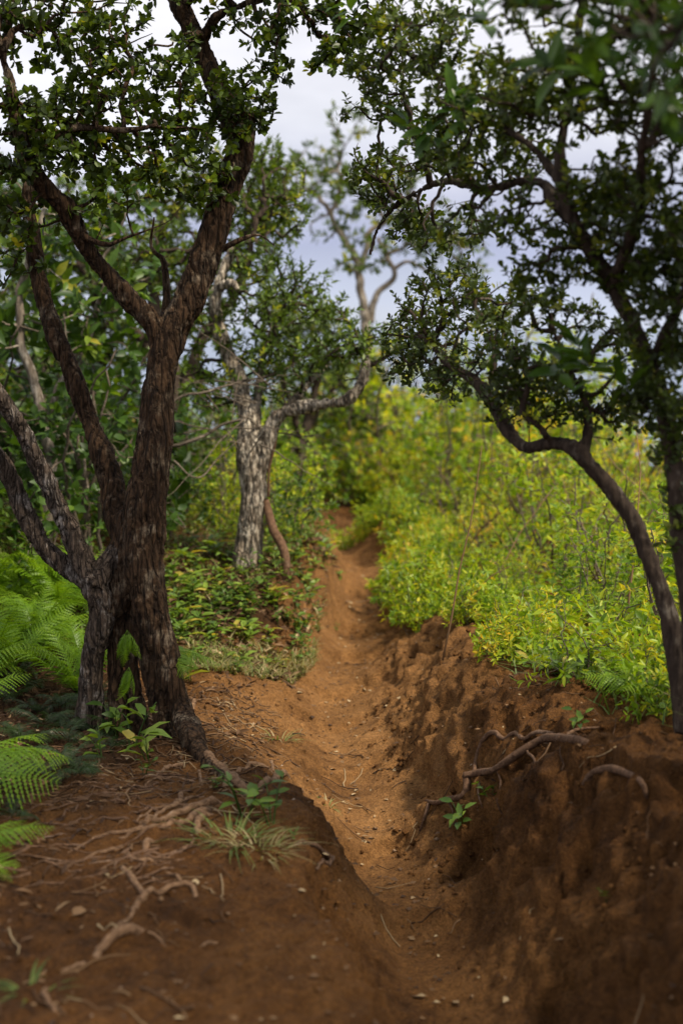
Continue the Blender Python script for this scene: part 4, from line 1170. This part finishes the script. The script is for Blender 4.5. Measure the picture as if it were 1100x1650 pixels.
# ------------------------------------------------------------------ small herbs, leaf by leaf
def build_herb(name, label, group, seed, n, L, h, mat, kind='long', wide=1.7, vb=0.0):
    g = np.random.default_rng(seed)
    root = thing(name, label, 'plant', (0, 0, 0), group)
    ns = 3
    k = 0
    for s in range(ns):
        a = g.random() * 6.28
        top = np.array([math.cos(a) * h * .45, math.sin(a) * h * .45, h * g.uniform(.6, 1)])
        C = catmull(np.array([[0, 0, -.03], top * .5 + np.array([0, 0, .15 * h]), top]), 8)
        b_ = MB(); b_.tube(C, np.linspace(.003, .0014, 8), 4); link('stem', b_.mesh('stem'), mat, root)
        for q in range(n // ns):
            t = .3 + .7 * (q + 1) / (n // ns)
            p = C[min(7, int(t * 7))]
            az = q * 2.4 + a
            ld = nrm(np.array([math.cos(az), math.sin(az), g.uniform(.05, .6)]))
            up = nrm(np.array([0, 0, 1.0]) + g.normal(0, .25, 3)); z = nrm(up - ld * up.dot(ld)); x = np.cross(ld, z)
            sz = L * g.uniform(.6, 1.15)
            o_ = link('leaf', single_leaf(kind, wide, mat, round(float(np.clip(g.normal(.45 + vb, .25), 0, 1)) * 9) / 9), None, root)
            mt = np.eye(4); mt[:3, :3] = np.stack([x, ld, z], 1) * sz; mt[:3, 3] = p
            o_.matrix_local = Matrix(mt.tolist())
    return root


GH = 'small plants covering the bank below the grey trunk'
LH = 'small green plant with pointed leaves on the bank below the grey trunk'
herbs = [build_herb('bank_plant', LH, GH, 300 + s, n, L, h, M['leaf_herb'], kd, wd, vb) for s, (n, L, h, kd, wd, vb) in enumerate(((9, .09, .12, 'long', 1.5, .05), (12, .07, .14, 'broad', .9, -.1), (9, .11, .10, 'long', 1.2, .2), (12, .055, .16, 'broad', 1.0, -.05)))]
for k in range(125):
    px = random.uniform(265, 525); py = random.uniform(890, 1085)
    lim = interp(px, [(260, 1040), (320, 1075), (470, 1095), (505, 1060), (520, 960)])
    if py > lim: py = lim - random.random() * 60
    p = G(px, py)
    s = .45 + .55 * random.random()
    if py > 1035: s *= .65
    kk = random.randrange(4)
    o = place(herbs[kk], p[0], p[1], s, .005)
    o['label'] = ('small plant with yellowish pointed leaves', 'bushy small plant with broad dark green leaves', 'low plant with long narrow yellow-green leaves', 'upright plant with many small leaves')[kk] + (' close to the grey trunk' if py < 960 else (' on the middle of the left bank' if py < 1030 else ' at the foot of the planted bank'))
place(herbs[0], *G(545, 930)[:2], .6); place(herbs[1], *G(540, 1010)[:2], .3)

# ------------------------------------------------------------------ ferns
def frond_mesh(seed, L, droop, n=22, pw=.28, sub=7):
    """an arching frond with toothed leaflets; along +Y from the origin"""
    g = np.random.default_rng(seed)
    b_ = MB()
    t = np.linspace(0, 1, 14)
    side = g.normal(0, .08)
    C = np.stack([side * t * t * L, np.sin(t * droop) / droop * L, (1 - np.cos(t * droop)) / droop * -L * .9 + .0 * t], 1)
    b_.tube(C, np.linspace(.0032, .0008, 14) * (L / .5), 4, .2)
    V, T, A = [], [], []
    for i in range(n):
        f = .14 + .86 * i / n
        p = np.array([np.interp(f, t, C[:, c]) for c in range(3)])
        q = np.array([np.interp(min(1, f + .03), t, C[:, c]) for c in range(3)])
        tan = nrm(q - p + 1e-6)
        nz_ = nrm(np.array([0, -tan[2], tan[1]]) + np.array([0, 0, .2]))
        sx = nrm(np.cross(tan, nz_))
        ln = L * pw * math.sin(PI * min(1, (f * .86 + .12))) ** .8 * g.uniform(.85, 1.1)
        for s in (-1, 1):
            d = nrm(sx * s + tan * .45 + nz_ * g.normal(-.1, .12))
            wv = nrm(np.cross(d, nz_))
            for k in range(sub):
                u0 = k / sub; wd = ln * .088 * (1 - u0 * .75)
                c0 = p + d * ln * u0 - nz_ * ln * .25 * u0 * u0
                c1 = p + d * ln * (u0 + 1.15 / sub) - nz_ * ln * .25 * (u0 + 1 / sub) ** 2
                for e in (-1, 1):
                    i0 = len(V)
                    V += [c0, c0 + wv * e * wd + d * ln * .05, c1]
                    T.append([i0, i0 + 1, i0 + 2]); A += [g.uniform(.2, .9) * .5 + .5 * (i / n)] * 3
    b_.add(np.array(V), None, np.array(T), np.array(A))
    return b_.mesh('frond')


FR = {'b': [frond_mesh(400 + i, .5, dr) for i, dr in enumerate((1.0, 1.3, 1.6, .7))]}
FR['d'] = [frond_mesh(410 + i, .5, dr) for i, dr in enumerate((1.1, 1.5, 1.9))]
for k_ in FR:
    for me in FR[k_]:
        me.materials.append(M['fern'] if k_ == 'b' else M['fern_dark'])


def fern(name, label, group, p, n, size, kind, lean=.7, az=None, spread=6.28, slim=.75):
    root = thing(name, label, 'fern', tuple(p), group)
    for i in range(n):
        a = (az if az is not None else 0) + spread * ((i + random.random() * .7) / n - .5)
        el = random.uniform(lean - .3, lean + .3)
        o_ = link('frond', random.choice(FR[kind]), None, root)
        s = size * random.uniform(.7, 1.15)
        mt = Matrix.Rotation(a, 4, 'Z') @ Matrix.Rotation(el, 4, 'X') @ Matrix.Rotation(random.uniform(-.7, .7), 4, 'Y') @ Matrix.Diagonal((s * slim * random.uniform(.8, 1.2), s, s, 1))
        o_.matrix_local = mt
    return root


GF = 'bright ferns left of the big dark tree'
LF = 'bright yellow-green feathery fern left of the pale stem of the big dark tree'
for k in range(34):
    x = random.uniform(-2.1, -1.0); y = random.uniform(4.9, 6.5)
    p = (x, y, hz(x, y) + random.uniform(.0, .28))
    p = (x, y, hz(x, y))
    fern('bright_fern', 'bright feathery fern at the front of the fern patch left of the pale stem' if y < 5.3 else ('bright yellow-green fern in the middle of the patch behind the two leaning stems' if y < 5.9 else 'bright fern at the back of the patch under the left shrubs'), GF, p, 10, random.uniform(.5, .85), 'b', random.uniform(.85, 1.25))
GD = 'dim ferns in the shade beside the big dark tree'
LD = 'dim green fern in the deep shade at the foot of the big dark tree'
for px, py in ((20, 1130), (60, 1100), (100, 1140), (40, 1200), (110, 1195), (150, 1160), (10, 1260), (80, 1250), (130, 1250), (30, 1090), (70, 1170), (165, 1175), (20, 1320), (190, 1180), (120, 1170), (145, 1140), (100, 1180), (175, 1210), (60, 1150), (110, 1230)):
    p = G(px, py)
    fern('shade_fern', LD, GD, p, 7, random.uniform(.24, .42), 'd', .9, None, 6.28, .6)
# fern hanging in the hollow of the trunk
fp = P3(205, 1015, D0 - .06)
t_ = fern('trunk_fern', 'fern with drooping fronds growing in the hollow between the tree stems', None, fp, 8, .26, 'b', -1.05, PI, 2.8, .38)
t_ = fern('trunk_fern', 'leafy green fern hanging lower down the hollow trunk', None, P3(208, 1075, D0 - .08), 8, .26, 'b', -1.0, PI, 2.8, .4)
t_ = fern('trunk_fern', 'lobed fern leaning out on the path side of the big dark trunk', None, P3(270, 1050, D0 + .08), 7, .36, 'b', .1, -PI / 2 - .5, 1.8)
# near fronds reaching in from the left edge
fern('edge_fern', 'out-of-focus fern whose broad fronds reach in from the left picture edge', None, (-1.10, 3.75, hz(-1.10, 3.75) + .06), 8, .75, 'b', .55, -PI / 2, 3.0)
fern('edge_fern', 'small out-of-focus fern at the left edge below the broader one', None, (-.93, 3.3, hz(-.93, 3.3)), 7, .5, 'b', .5, -PI / 2, 2.6)

# ------------------------------------------------------------------ exposed roots lying in the soil
def ground_thing(name, label, cat, lines, mat, group=None, part='root'):
    A = G(*lines[0][0][0])
    root = thing(name, label, cat, A, group)
    for k, (p, r0, r1, lf) in enumerate(lines):
        b_, C = ground_tube(p, r0, r1, lf, seed=k + 31 + len(label))
        b_.v = [v - A for v in b_.v]
        link(part, b_.mesh(part), mat, root)
    return root


ground_thing('exposed_root', 'thin forked root lying bare on the brown soil like a letter Y', 'root', [
    ([(198, 1398), (212, 1418), (236, 1444)], .010, .009, .7), ([(318, 1446), (305, 1431), (270, 1436), (236, 1444), (214, 1466)], .009, .010, .7), ([(236, 1446), (214, 1468), (214, 1478), (172, 1504)], .008, .005, .5), ([(266, 1404), (282, 1414), (296, 1430)], .006, .006, .6)], M['root'], None, 'fork')
ground_thing('exposed_root', 'root with a thick rounded knob rising from the soil', 'root', [([(236, 1500), (222, 1502), (198, 1510), (170, 1532), (150, 1548)], .019, .008, .6), ([(140, 1552), (115, 1562), (92, 1570)], .008, .004, .4), ([(236, 1502), (252, 1512), (268, 1526)], .005, .003, .4)], M['root'], None, 'strand')
ground_thing('exposed_root', 'thin crooked root in the very corner beside the green sprout', 'root', [([(76, 1590), (70, 1606), (78, 1622), (96, 1640)], .008, .006, .6)], M['root'], None, 'strand')
ground_thing('exposed_root', 'small crooked root sticking out at the lip above the rutted path', 'root', [([(472, 1366), (488, 1360), (508, 1368), (536, 1380)], .008, .009, .9), ([(536, 1380), (520, 1390), (510, 1402)], .009, .005, .8)], M['root_dark'], None, 'strand')
ground_thing('exposed_root', 'short curved root flake on the bare brown mound', 'root', [([(322, 1526), (338, 1522), (352, 1520)], .006, .004, .5)], M['root'], None, 'strand')
# root bridging the cavity of the right bank
def dg_(px, py, off):
    return float(proj([G(px, py)])[2][0]) - off


def bank_limb(pts, wig=.004):
    return limb([(x_, y_, dg_(x_, y_, o_ * .85), r_ * .74) for x_, y_, o_, r_ in pts], .01, wig=wig * 1.6)


db = 0
lines = [bank_limb([(945, 1198, .0, .017), (920, 1190, .04, .017), (880, 1190, .055, .018), (848, 1207, .065, .018), (800, 1238, .075, .016), (768, 1247, .08, .015), (748, 1252, .085, .016)], .005),
         bank_limb([(750, 1250, .07, .016), (752, 1268, .08, .017), (744, 1284, .08, .015), (722, 1290, .08, .013), (704, 1296, .06, .011), (686, 1292, .02, .009)], .005),
         bank_limb([(752, 1268, .07, .011), (744, 1300, .05, .009), (732, 1330, .01, .006)], .005),
         bank_limb([(764, 1246, .06, .010), (766, 1222, .03, .009), (780, 1190, .05, .010), (796, 1180, .05, .011), (812, 1192, .05, .010), (828, 1182, .05, .011), (845, 1190, .045, .010), (862, 1178, .04, .009), (892, 1182, .0, .006)], .003),
         bank_limb([(690, 1296, .02, .009), (684, 1316, .02, .008), (676, 1340, -.01, .004)], .003)]
lines += [bank_limb([(800, 1240, .06, .006), (806, 1262, .04, .005), (800, 1290, .02, .004), (808, 1312, .0, .003)]), bank_limb([(848, 1208, .05, .006), (862, 1228, .03, .005), (858, 1256, .01, .003)]), bank_limb([(722, 1290, .06, .006), (728, 1312, .04, .004), (722, 1336, .01, .003)]), bank_limb([(900, 1190, .03, .007), (930, 1176, .02, .006), (965, 1172, .0, .004)]), bank_limb([(775, 1246, .06, .006), (770, 1275, .05, .004), (776, 1300, .02, .003)])]
A = G(750, 1250)
rt_ = thing('bank_root', 'long dark root arching out of the right bank above a washed-out hollow', 'root', A)
for k, (Pp, Rr) in enumerate(lines):
    b_ = MB(); b_.tube(Pp - A, Rr, 8, 0, True, .25, (9, 9, 10), k); link('strand', b_.mesh('strand'), M['root_dark'], rt_)
e = bank_limb([(940, 1264, -.01, .010), (952, 1246, .03, .012), (980, 1237, .05, .014), (1010, 1246, .05, .013), (1034, 1262, .03, .010), (1042, 1285, -.01, .008)], .004)
b_ = MB(); b_.tube(e[0] - e[0][0], e[1], 8, 0, True, .2); thing('bank_root', 'short bare root bowed over the edge of the right bank', 'root', e[0][0], None, b_.mesh('bank_root'), M['root_dark'])

# ------------------------------------------------------------------ small plants on the bare soil
def tuft(label, px, py, n, L, cat='grass tuft', dry=.4, group=None, spread=.05):
    p = G(px, py)
    g = np.random.default_rng(int(px * 7 + py))
    root = thing('grass_tuft', label, cat, p, group)
    for i in range(n):
        a = g.random() * 6.28; bx = np.array([math.cos(a), math.sin(a), 0]) * spread * g.random() ** .5
        bx[2] = hz(p[0] + bx[0], p[1] + bx[1]) - p[2] - .006
        d = nrm(np.array([math.cos(a), math.sin(a), g.uniform(.5, 1.8)])); ln = L * g.uniform(.5, 1.2)
        t = np.linspace(0, 1, 5)[:, None]
        C = bx + d * ln * t + np.array([math.cos(a), math.sin(a), -1.2]) * ln * .4 * t * t
        w_ = np.cross(d, [0, 0, 1]); w_ = nrm(w_) * .0032
        V = np.vstack([np.vstack([C[k] - w_ * (1 - k / 4.3), C[k] + w_ * (1 - k / 4.3)]) for k in range(5)])
        Q = np.array([[2 * k, 2 * k + 1, 2 * k + 3, 2 * k + 2] for k in range(4)])
        me = mesh_from('blade', V, Q, np.full(10, float(np.clip(g.normal(dry, .22), 0, 1))))
        link('blade', me, M['grass'], root)
    return root


tuft('grass tuft with dry blades beside the small leafy plant on the mound', 372, 1352, 80, .105, dry=.35, spread=.09)
tuft('dry strawy grass tuft right of the green tuft on the mound', 418, 1372, 50, .10, dry=.85, spread=.08)
tuft('short stubbly tuft on the lip of the left bank above the path', 446, 1190, 34, .09, dry=.6, spread=.05)
tuft('wispy grass on the path edge where the lip crumbles', 528, 1296, 18, .055, dry=.6, spread=.03)
tuft('sparse grass sprout in the lower left corner', 46, 1600, 22, .07, dry=.15, spread=.04)
for px, py, s, lab in ((395, 1315, 1.15, 'small leafy green plant on the mound just past the roots'), (438, 1330, .95, 'leafy sprig with dark stems at the right end of the mound plants'), (345, 1272, .4, 'tiny green seedling among the roots by the trunk toe'), (470, 1352, .3, 'little green seedling near the crooked lip root'), (232, 1250, .45, 'grassy-leaved sprout below the hollow of the trunk')):
    p = G(px, py); o = copy_tree(herbs[3 if px < 500 else 1]); o.name = 'mound_plant'
    o.location = (p[0], p[1], p[2] - .004); o.scale = (s,) * 3; o.rotation_euler = (0, 0, px * .1); o['label'] = lab; del o['group']
for px, py, s, lab in ((745, 1330, .7, 'green plant growing inside the dark hollow under the bank root'), (790, 1290, .5, 'small green sprig hanging beside the bank root'), (975, 1448, .22, 'lone tiny green leaflet on the bare right bank'), (935, 1170, .5, 'green weedy plant at the top of the right bank by the pale root')):
    p = G(px, py); o = copy_tree(herbs[1]); o.name = 'bank_sprig'
    o.location = (p[0], p[1], p[2] - .004); o.scale = (s,) * 3; o.rotation_euler = (.5, 0, px * .1); o['label'] = lab; del o['group']
for px, py, s, kk, lab in ((212, 1205, 1.1, 0, 'strap-leaved plant sprouting in the hollow at the trunk base'), (186, 1190, .9, 1, 'leafy green plant against the pale stem base'), (240, 1228, .8, 2, 'drooping long-leaved sprout below the trunk hollow'), (290, 1110, 1.1, 2, 'lobed-leaved green plant right behind the trunk on the path side'), (306, 1096, .9, 1, 'bright leafy plant where the trunk meets the dry grass'), (165, 1225, .8, 0, 'dim leafy plant in the shade left of the trunk hollow')):
    p = G(px, py); o = copy_tree(herbs[kk]); o.name = 'trunk_plant'
    o.location = (p[0], p[1], p[2] - .004); o.scale = (s, s, s * 1.3); o.rotation_euler = (.2, 0, px * .1); o['label'] = lab; del o['group']
GT = 'plants along the top of the right bank'
for k in range(44):
    y = random.uniform(2.9, 5.0)
    x = float(XC(y) + HW(y)) + interp(y, [(2.5, .82), (3.5, .75), (4.4, .55), (5, .48)]) + random.uniform(0, .5)
    o = copy_tree(random.choice(herbs)); o.name = 'bank_top_plant'
    o.location = (x, y, hz(x, y) - .005); s = random.uniform(.5, 1.0); o.scale = (s,) * 3; o.rotation_euler = (random.uniform(-.3, .3), random.uniform(-.3, .3), random.random() * 6.28)
    o['label'] = 'small green plant along the top edge of the right bank'; o['group'] = GT
for k in range(14):
    y = random.uniform(3.1, 4.6); x = float(XC(y) + HW(y)) + interp(y, [(2.5, .95), (3.5, .85), (4.6, .7)]) + random.uniform(0, .3)
    fern('bank_fern', 'bright fern on top of the right bank below the slanting tree', 'ferns on top of the right bank', (x, y, hz(x, y)), 6, random.uniform(.4, .7), 'b', .8)

for k in range(22):
    y = random.uniform(2.7, 4.8)
    x = float(XC(y) + HW(y)) + interp(y, [(2.5, .78), (3.5, .70), (4.4, .56), (5, .48)]) + random.uniform(0, .5)
    o = place(random.choice(sprig_kits), x, y, random.uniform(.22, .40), .02)
    o['label'] = 'loose blurred green sprig spilling over the top of the right bank by the picture edge'; o['group'] = 'sprigs along the top of the right bank'
# grass skirt along the foot of the planted bank, and loose cover: nobody could count these
def grass_field(name, P_, n, L, dry, mat, seed):
    g = np.random.default_rng(seed)
    i = g.integers(0, len(P_), n)
    base = P_[i]
    a = g.random(n) * 6.28
    hd = np.stack([np.cos(a), np.sin(a), np.zeros(n)], 1)
    ln = L * g.uniform(.4, 1.2, n)[:, None]
    up = g.uniform(.3, 1.5, n)[:, None]
    t1, t2 = base + (hd * .5 + np.array([0, 0, 1]) * up * .8) * ln * .55, base + (hd * 1.15 + np.array([0, 0, 1]) * up * .75) * ln
    w_ = np.stack([-np.sin(a), np.cos(a), np.zeros(n)], 1) * .0032
    V = np.stack([base - w_, base + w_, t1 - w_ * .8, t1 + w_ * .8, t2], 1).reshape(-1, 3)
    o_ = (np.arange(n) * 5)[:, None, None]
    Q = (np.array([[0, 1, 3, 2]])[None] + o_).reshape(-1, 4); T = (np.array([[2, 3, 4]])[None] + o_).reshape(-1, 3)
    return link(name, mesh_from(name, V, [Q, T], np.repeat(np.clip(g.normal(dry, .25, n), 0, 1), 5)), mat, None, 'stuff')


def ground_pts(n, xr, yr, cond=None, seed=1):
    g = np.random.default_rng(seed)
    x = g.uniform(xr[0], xr[1], n); y = g.uniform(yr[0], yr[1], n)
    if cond is not None:
        k = cond(x, y); x, y = x[k], y[k]
    return np.stack([x, y, HZ(x, y) - .002], 1)


skirt = []
for k in range(700):
    px = random.uniform(300, 520)
    lim = interp(px, [(300, 1080), (360, 1085), (470, 1105), (505, 1075), (520, 980)])
    skirt.append(G(px, lim - abs(random.gauss(0, 24))))
skirt = np.array(skirt)
g0 = grass_field('grass', skirt, 2600, .055, .72, M['grass'], 5)
lb = ground_pts(9000, (-3, .2), (6.0, 11), lambda x, y: (XC(y) - HW(y) - x > interp(y, [(6, .6), (6.4, .32), (6.8, .14), (7.5, .10), (11, .12)])), 6)
rb = ground_pts(14000, (.1, 4.5), (3.2, 12), lambda x, y: (x - XC(y) - HW(y) > interp(y, [(3, .95), (4.4, .68), (5, .52), (6, .5), (7, .36), (8, .26), (12, .3)])), 7)


def cover(name, P_, k, L, mat, seed, vb, kind='small', wide=1.5):
    g = np.random.default_rng(seed)
    pos = np.repeat(P_, k, 0) + g.normal(0, .02, (len(P_) * k, 3)) * np.array([1, 1, .4]) + np.array([0, 0, 1]) * (np.abs(g.normal(0, .05, (len(P_) * k, 1))))
    n = len(pos)
    a = g.random(n) * 6.28
    ld = nrm(np.stack([np.cos(a), np.sin(a), g.normal(.25, .35, n)], 1))
    up = np.array([0, 0, 1.0]) + g.normal(0, .35, (n, 3)); z = nrm(up - ld * (up * ld).sum(1)[:, None])
    var = np.clip(.4 + vb + .3 * fbm(pos * 2.5, 2) + g.normal(0, .2, n), 0, 1)
    return link(name, leaves_mesh(name, pos, np.stack([np.cross(ld, z), ld, z], 2), L * g.uniform(.5, 1.2, n), var, kind, wide), mat, None, 'stuff')


cover('ground_cover', lb[::3], 4, .045, M['leaf_herb'], 8, .0, 'long', 1.3)
grass_field('grass', lb[1::3], 8500, .085, .40, M['grass'], 46)
cover('ground_cover', rb, 4, .05, M['leaf_lime'], 9, .0)
b_ = MB()
g = np.random.default_rng(33)
for k in range(110):
    y = g.uniform(5.6, 11); x = float(XC(y) + HW(y)) + .35 + g.random() * (1.2 + .28 * y)
    ln = g.uniform(.3, .95); a = g.random() * 6.28; t = np.linspace(0, 1, 6)[:, None]
    C = np.array([x, y, hz(x, y) - .02]) + np.array([math.cos(a) * .5, math.sin(a) * .5, 1]) * ln * t + np.array([math.cos(a), math.sin(a), -.6]) * ln * .2 * t * t + np.cumsum(g.normal(0, .018, (6, 3)), 0)
    b_.tube(C, np.linspace(.0045, .0018, 6), 4, g.uniform(.45, .9))
link('dry_stalks', b_.mesh('dry_stalks'), M['litter'], None, 'stuff')
# litter, pebbles
def scatter(name, P_, L, mat, seed, kind, vmean, flat=.25, wide=1.4, vs=.3):
    g = np.random.default_rng(seed); n = len(P_)
    a = g.random(n) * 6.28
    ld = nrm(np.stack([np.cos(a), np.sin(a), g.normal(0, flat * .6, n)], 1))
    up = np.array([0, 0, 1.0]) + g.normal(0, flat, (n, 3)); z = nrm(up - ld * (up * ld).sum(1)[:, None])
    return link(name, leaves_mesh(name, P_ + np.array([0, 0, .006]), np.stack([np.cross(ld, z), ld, z], 2), L * g.uniform(.35, 1.2, n), np.clip(g.normal(vmean, vs, n), 0, 1), kind, wide), mat, None, 'stuff')


shade = ground_pts(9000, (-2.2, -.3), (2.4, 6.2), lambda x, y: (np.random.default_rng(1).random(len(x)) < np.clip((-.30 - x + .25 * (y - 4.0)) * 1.5, 0.03, 1)), 11)
scatter('leaf_litter', shade, .038, M['litter'], 12, 'long', .36, .5, 1.1, .2)
rbt = ground_pts(5000, (.6, 2.2), (2.6, 4.9), lambda x, y: (x - XC(y) - HW(y) > interp(y, [(2.5, .80), (3.5, .70), (4.4, .54), (5, .46)])) & (fbm(np.stack([x * 3, y * 3, x * 0], 1), 2) > -.25), 47)
grass_field('grass', rbt, 2200, .16, .25, M['grass'], 48)
lbl = ground_pts(5000, (-1.0, .2), (5.9, 8.5), lambda x, y: (XC(y) - HW(y) - x > .08) & (XC(y) - HW(y) - x < .9), 44)
scatter('leaf_litter', lbl + np.array([0, 0, .01]), .055, M['litter'], 45, 'long', .5, .6, 1.0)
allg = ground_pts(2600, (-1.2, 1.3), (2.4, 9.5), None, 13)
scatter('leaf_litter', allg, .022, M['litter'], 14, 'small', .55, .25, 1.8)
pathp = ground_pts(1500, (-.5, .7), (2.6, 9.6), lambda x, y: np.abs(x - XC(y)) < HW(y) * 1.05, 15)
scatter('leaf_litter', pathp[:380], .026, M['litter'], 16, 'small', .7, .25, 2.0)


def pebbles(name, P_, r, seed):
    g = np.random.default_rng(seed); n = len(P_)
    base = np.array([[1, 0, 0], [-1, 0, 0], [0, 1, 0], [0, -1, 0], [0, 0, .7], [0, 0, -.7]], float)
    V = base[None] * g.uniform(.6, 1.3, (n, 6, 1)) * (r * (.35 + g.random(n) ** 4 * 1.6))[:, None, None] + P_[:, None, :]
    T = np.array([[0, 2, 4], [2, 1, 4], [1, 3, 4], [3, 0, 4], [2, 0, 5], [1, 2, 5], [3, 1, 5], [0, 3, 5]])
    return link(name, mesh_from(name, V.reshape(-1, 3), (T[None] + (np.arange(n) * 6)[:, None, None]).reshape(-1, 3), np.repeat(g.random(n), 6), True), M['pebble'], None, 'stuff')


pebbles('pebbles', np.vstack([pathp[:700], ground_pts(1500, (-1.3, 1.2), (2.4, 8), None, 17)]), .0055, 18)
def clods(name, P_, r, seed):
    g = np.random.default_rng(seed); n = len(P_)
    base = nrm(np.array([[1, 0, 0], [-1, 0, 0], [0, 1, 0], [0, -1, 0], [0, 0, 1], [0, 0, -1], [1, 1, 1], [-1, 1, 1], [1, -1, 1], [-1, -1, 1]], float))
    V = base[None] * g.uniform(.6, 1.25, (n, 10, 1)) * (r * (.3 + g.random(n) ** 3 * 1.7))[:, None, None] + P_[:, None, :]
    T = np.array([[4, 6, 7], [4, 7, 9], [4, 9, 8], [4, 8, 6], [0, 2, 6], [2, 7, 6], [2, 1, 7], [1, 9, 7], [1, 3, 9], [3, 8, 9], [3, 0, 8], [0, 6, 8], [2, 0, 5], [1, 2, 5], [3, 1, 5], [0, 3, 5]])
    return link(name, mesh_from(name, V.reshape(-1, 3), (T[None] + (np.arange(n) * 10)[:, None, None]).reshape(-1, 3), np.repeat(g.random(n) * .25, 10), True), M['dirt'], None, 'stuff')


cl_r = ground_pts(7000, (.1, 1.6), (2.4, 6.5), lambda x, y: (x - XC(y) - HW(y) > 0) & (fbm(np.stack([x * 4, y * 4, x * 0], 1), 2) > -.1), 41)
cl_l = ground_pts(2600, (-1.5, .4), (2.4, 6.2), lambda x, y: (XC(y) - HW(y) - x > -.02) & (fbm(np.stack([x * 4, y * 4, x * 0 + 5], 1), 2) > .05), 42)
clods('soil_clods', np.vstack([cl_r, cl_l]), .007, 43)
# twigs strewn over the shaded soil
b_ = MB()
g = np.random.default_rng(21)
for k in range(900):
    x = -.25 - abs(g.normal(0, .45)) if k < 720 else g.uniform(-.6, .9); y = g.uniform(2.5, 5.6)
    if y < 3.7 and g.random() < .75: continue
    a = g.random() * 6.28; ln = g.uniform(.03, .16)
    t = np.linspace(-.5, .5, 5)
    X = x + np.cos(a) * ln * t + g.normal(0, .004, 5); Y = y + np.sin(a) * ln * t + g.normal(0, .004, 5)
    b_.tube(np.stack([X, Y, HZ(X, Y) + .003 + np.abs(g.normal(0, .003, 5))], 1), np.linspace(1, .5, 5) * g.uniform(.0012, .0032), 4, g.random())
link('twig_litter', b_.mesh('twig_litter'), M['litter'], None, 'stuff')
# a few single leaves that stand out on the soil
for px, py, L_, v_, lab in ((567, 1283, .03, 1.0, 'pale fallen leaf in the middle of the rutted path'), (503, 1155, .03, .05, 'dark crumpled leaf on the smooth slope beside the path'), (478, 1421, .022, 1.0, 'whitish leaf fragments on the mound near the lip root'), (480, 1436, .02, .95, 'small pale leaf just below the whitish fragments'), (290, 1582, .035, .6, 'brown dry leaf on the bare mound'), (371, 1640, .03, .75, 'reddish dry leaf at the bottom edge of the mound'), (140, 1470, .05, .8, 'long greenish dead leaf on the shaded soil left of the forked root'), (255, 1355, .035, .9, 'curled tan leaf between the roots')):
    p = G(px, py)
    me = single_leaf('broad', 1.3, M['litter'], v_)
    o = thing('fallen_leaf', lab, 'leaf', (p[0], p[1], p[2] + .004), None, me)
    o.scale = (L_,) * 3; o.rotation_euler = (random.uniform(-.3, .1), random.uniform(-.3, .3), random.random() * 6.28)
# bare dead stalks in the thicket
for k, (px, py, ln, lean, lab) in enumerate(((800, 930, .34, -.5, 'leaning bare stalk in front of the middle of the sunlit shrubs'), (770, 900, .42, -.6, 'long pale stalk leaning left among the sunlit shrubs'), (735, 960, .2, .35, 'short dark broken stalk low in the shrubs beside the path edge'), (905, 930, .3, .1, 'bare upright stalk in the shrubs just left of the slanting trunk'), (690, 860, .36, -.2, 'thin bare stalk among the shrubs close above the path'))):
    p = G(px, py)
    t = np.linspace(0, 1, 10)[:, None]
    C = np.array([lean, -.15, 1.0]) * ln * .9 * t + np.cumsum(rng.normal(0, .012, (10, 3)), 0) - np.array([0, 0, .03])
    b_ = MB(); b_.tube(C, np.linspace(.008, .003, 10), 6, 0, True, .2)
    thing('dead_stalk', lab, 'stalk', p, 'dead stalks in the thicket', b_.mesh('dead_stalk'), M['twig'])
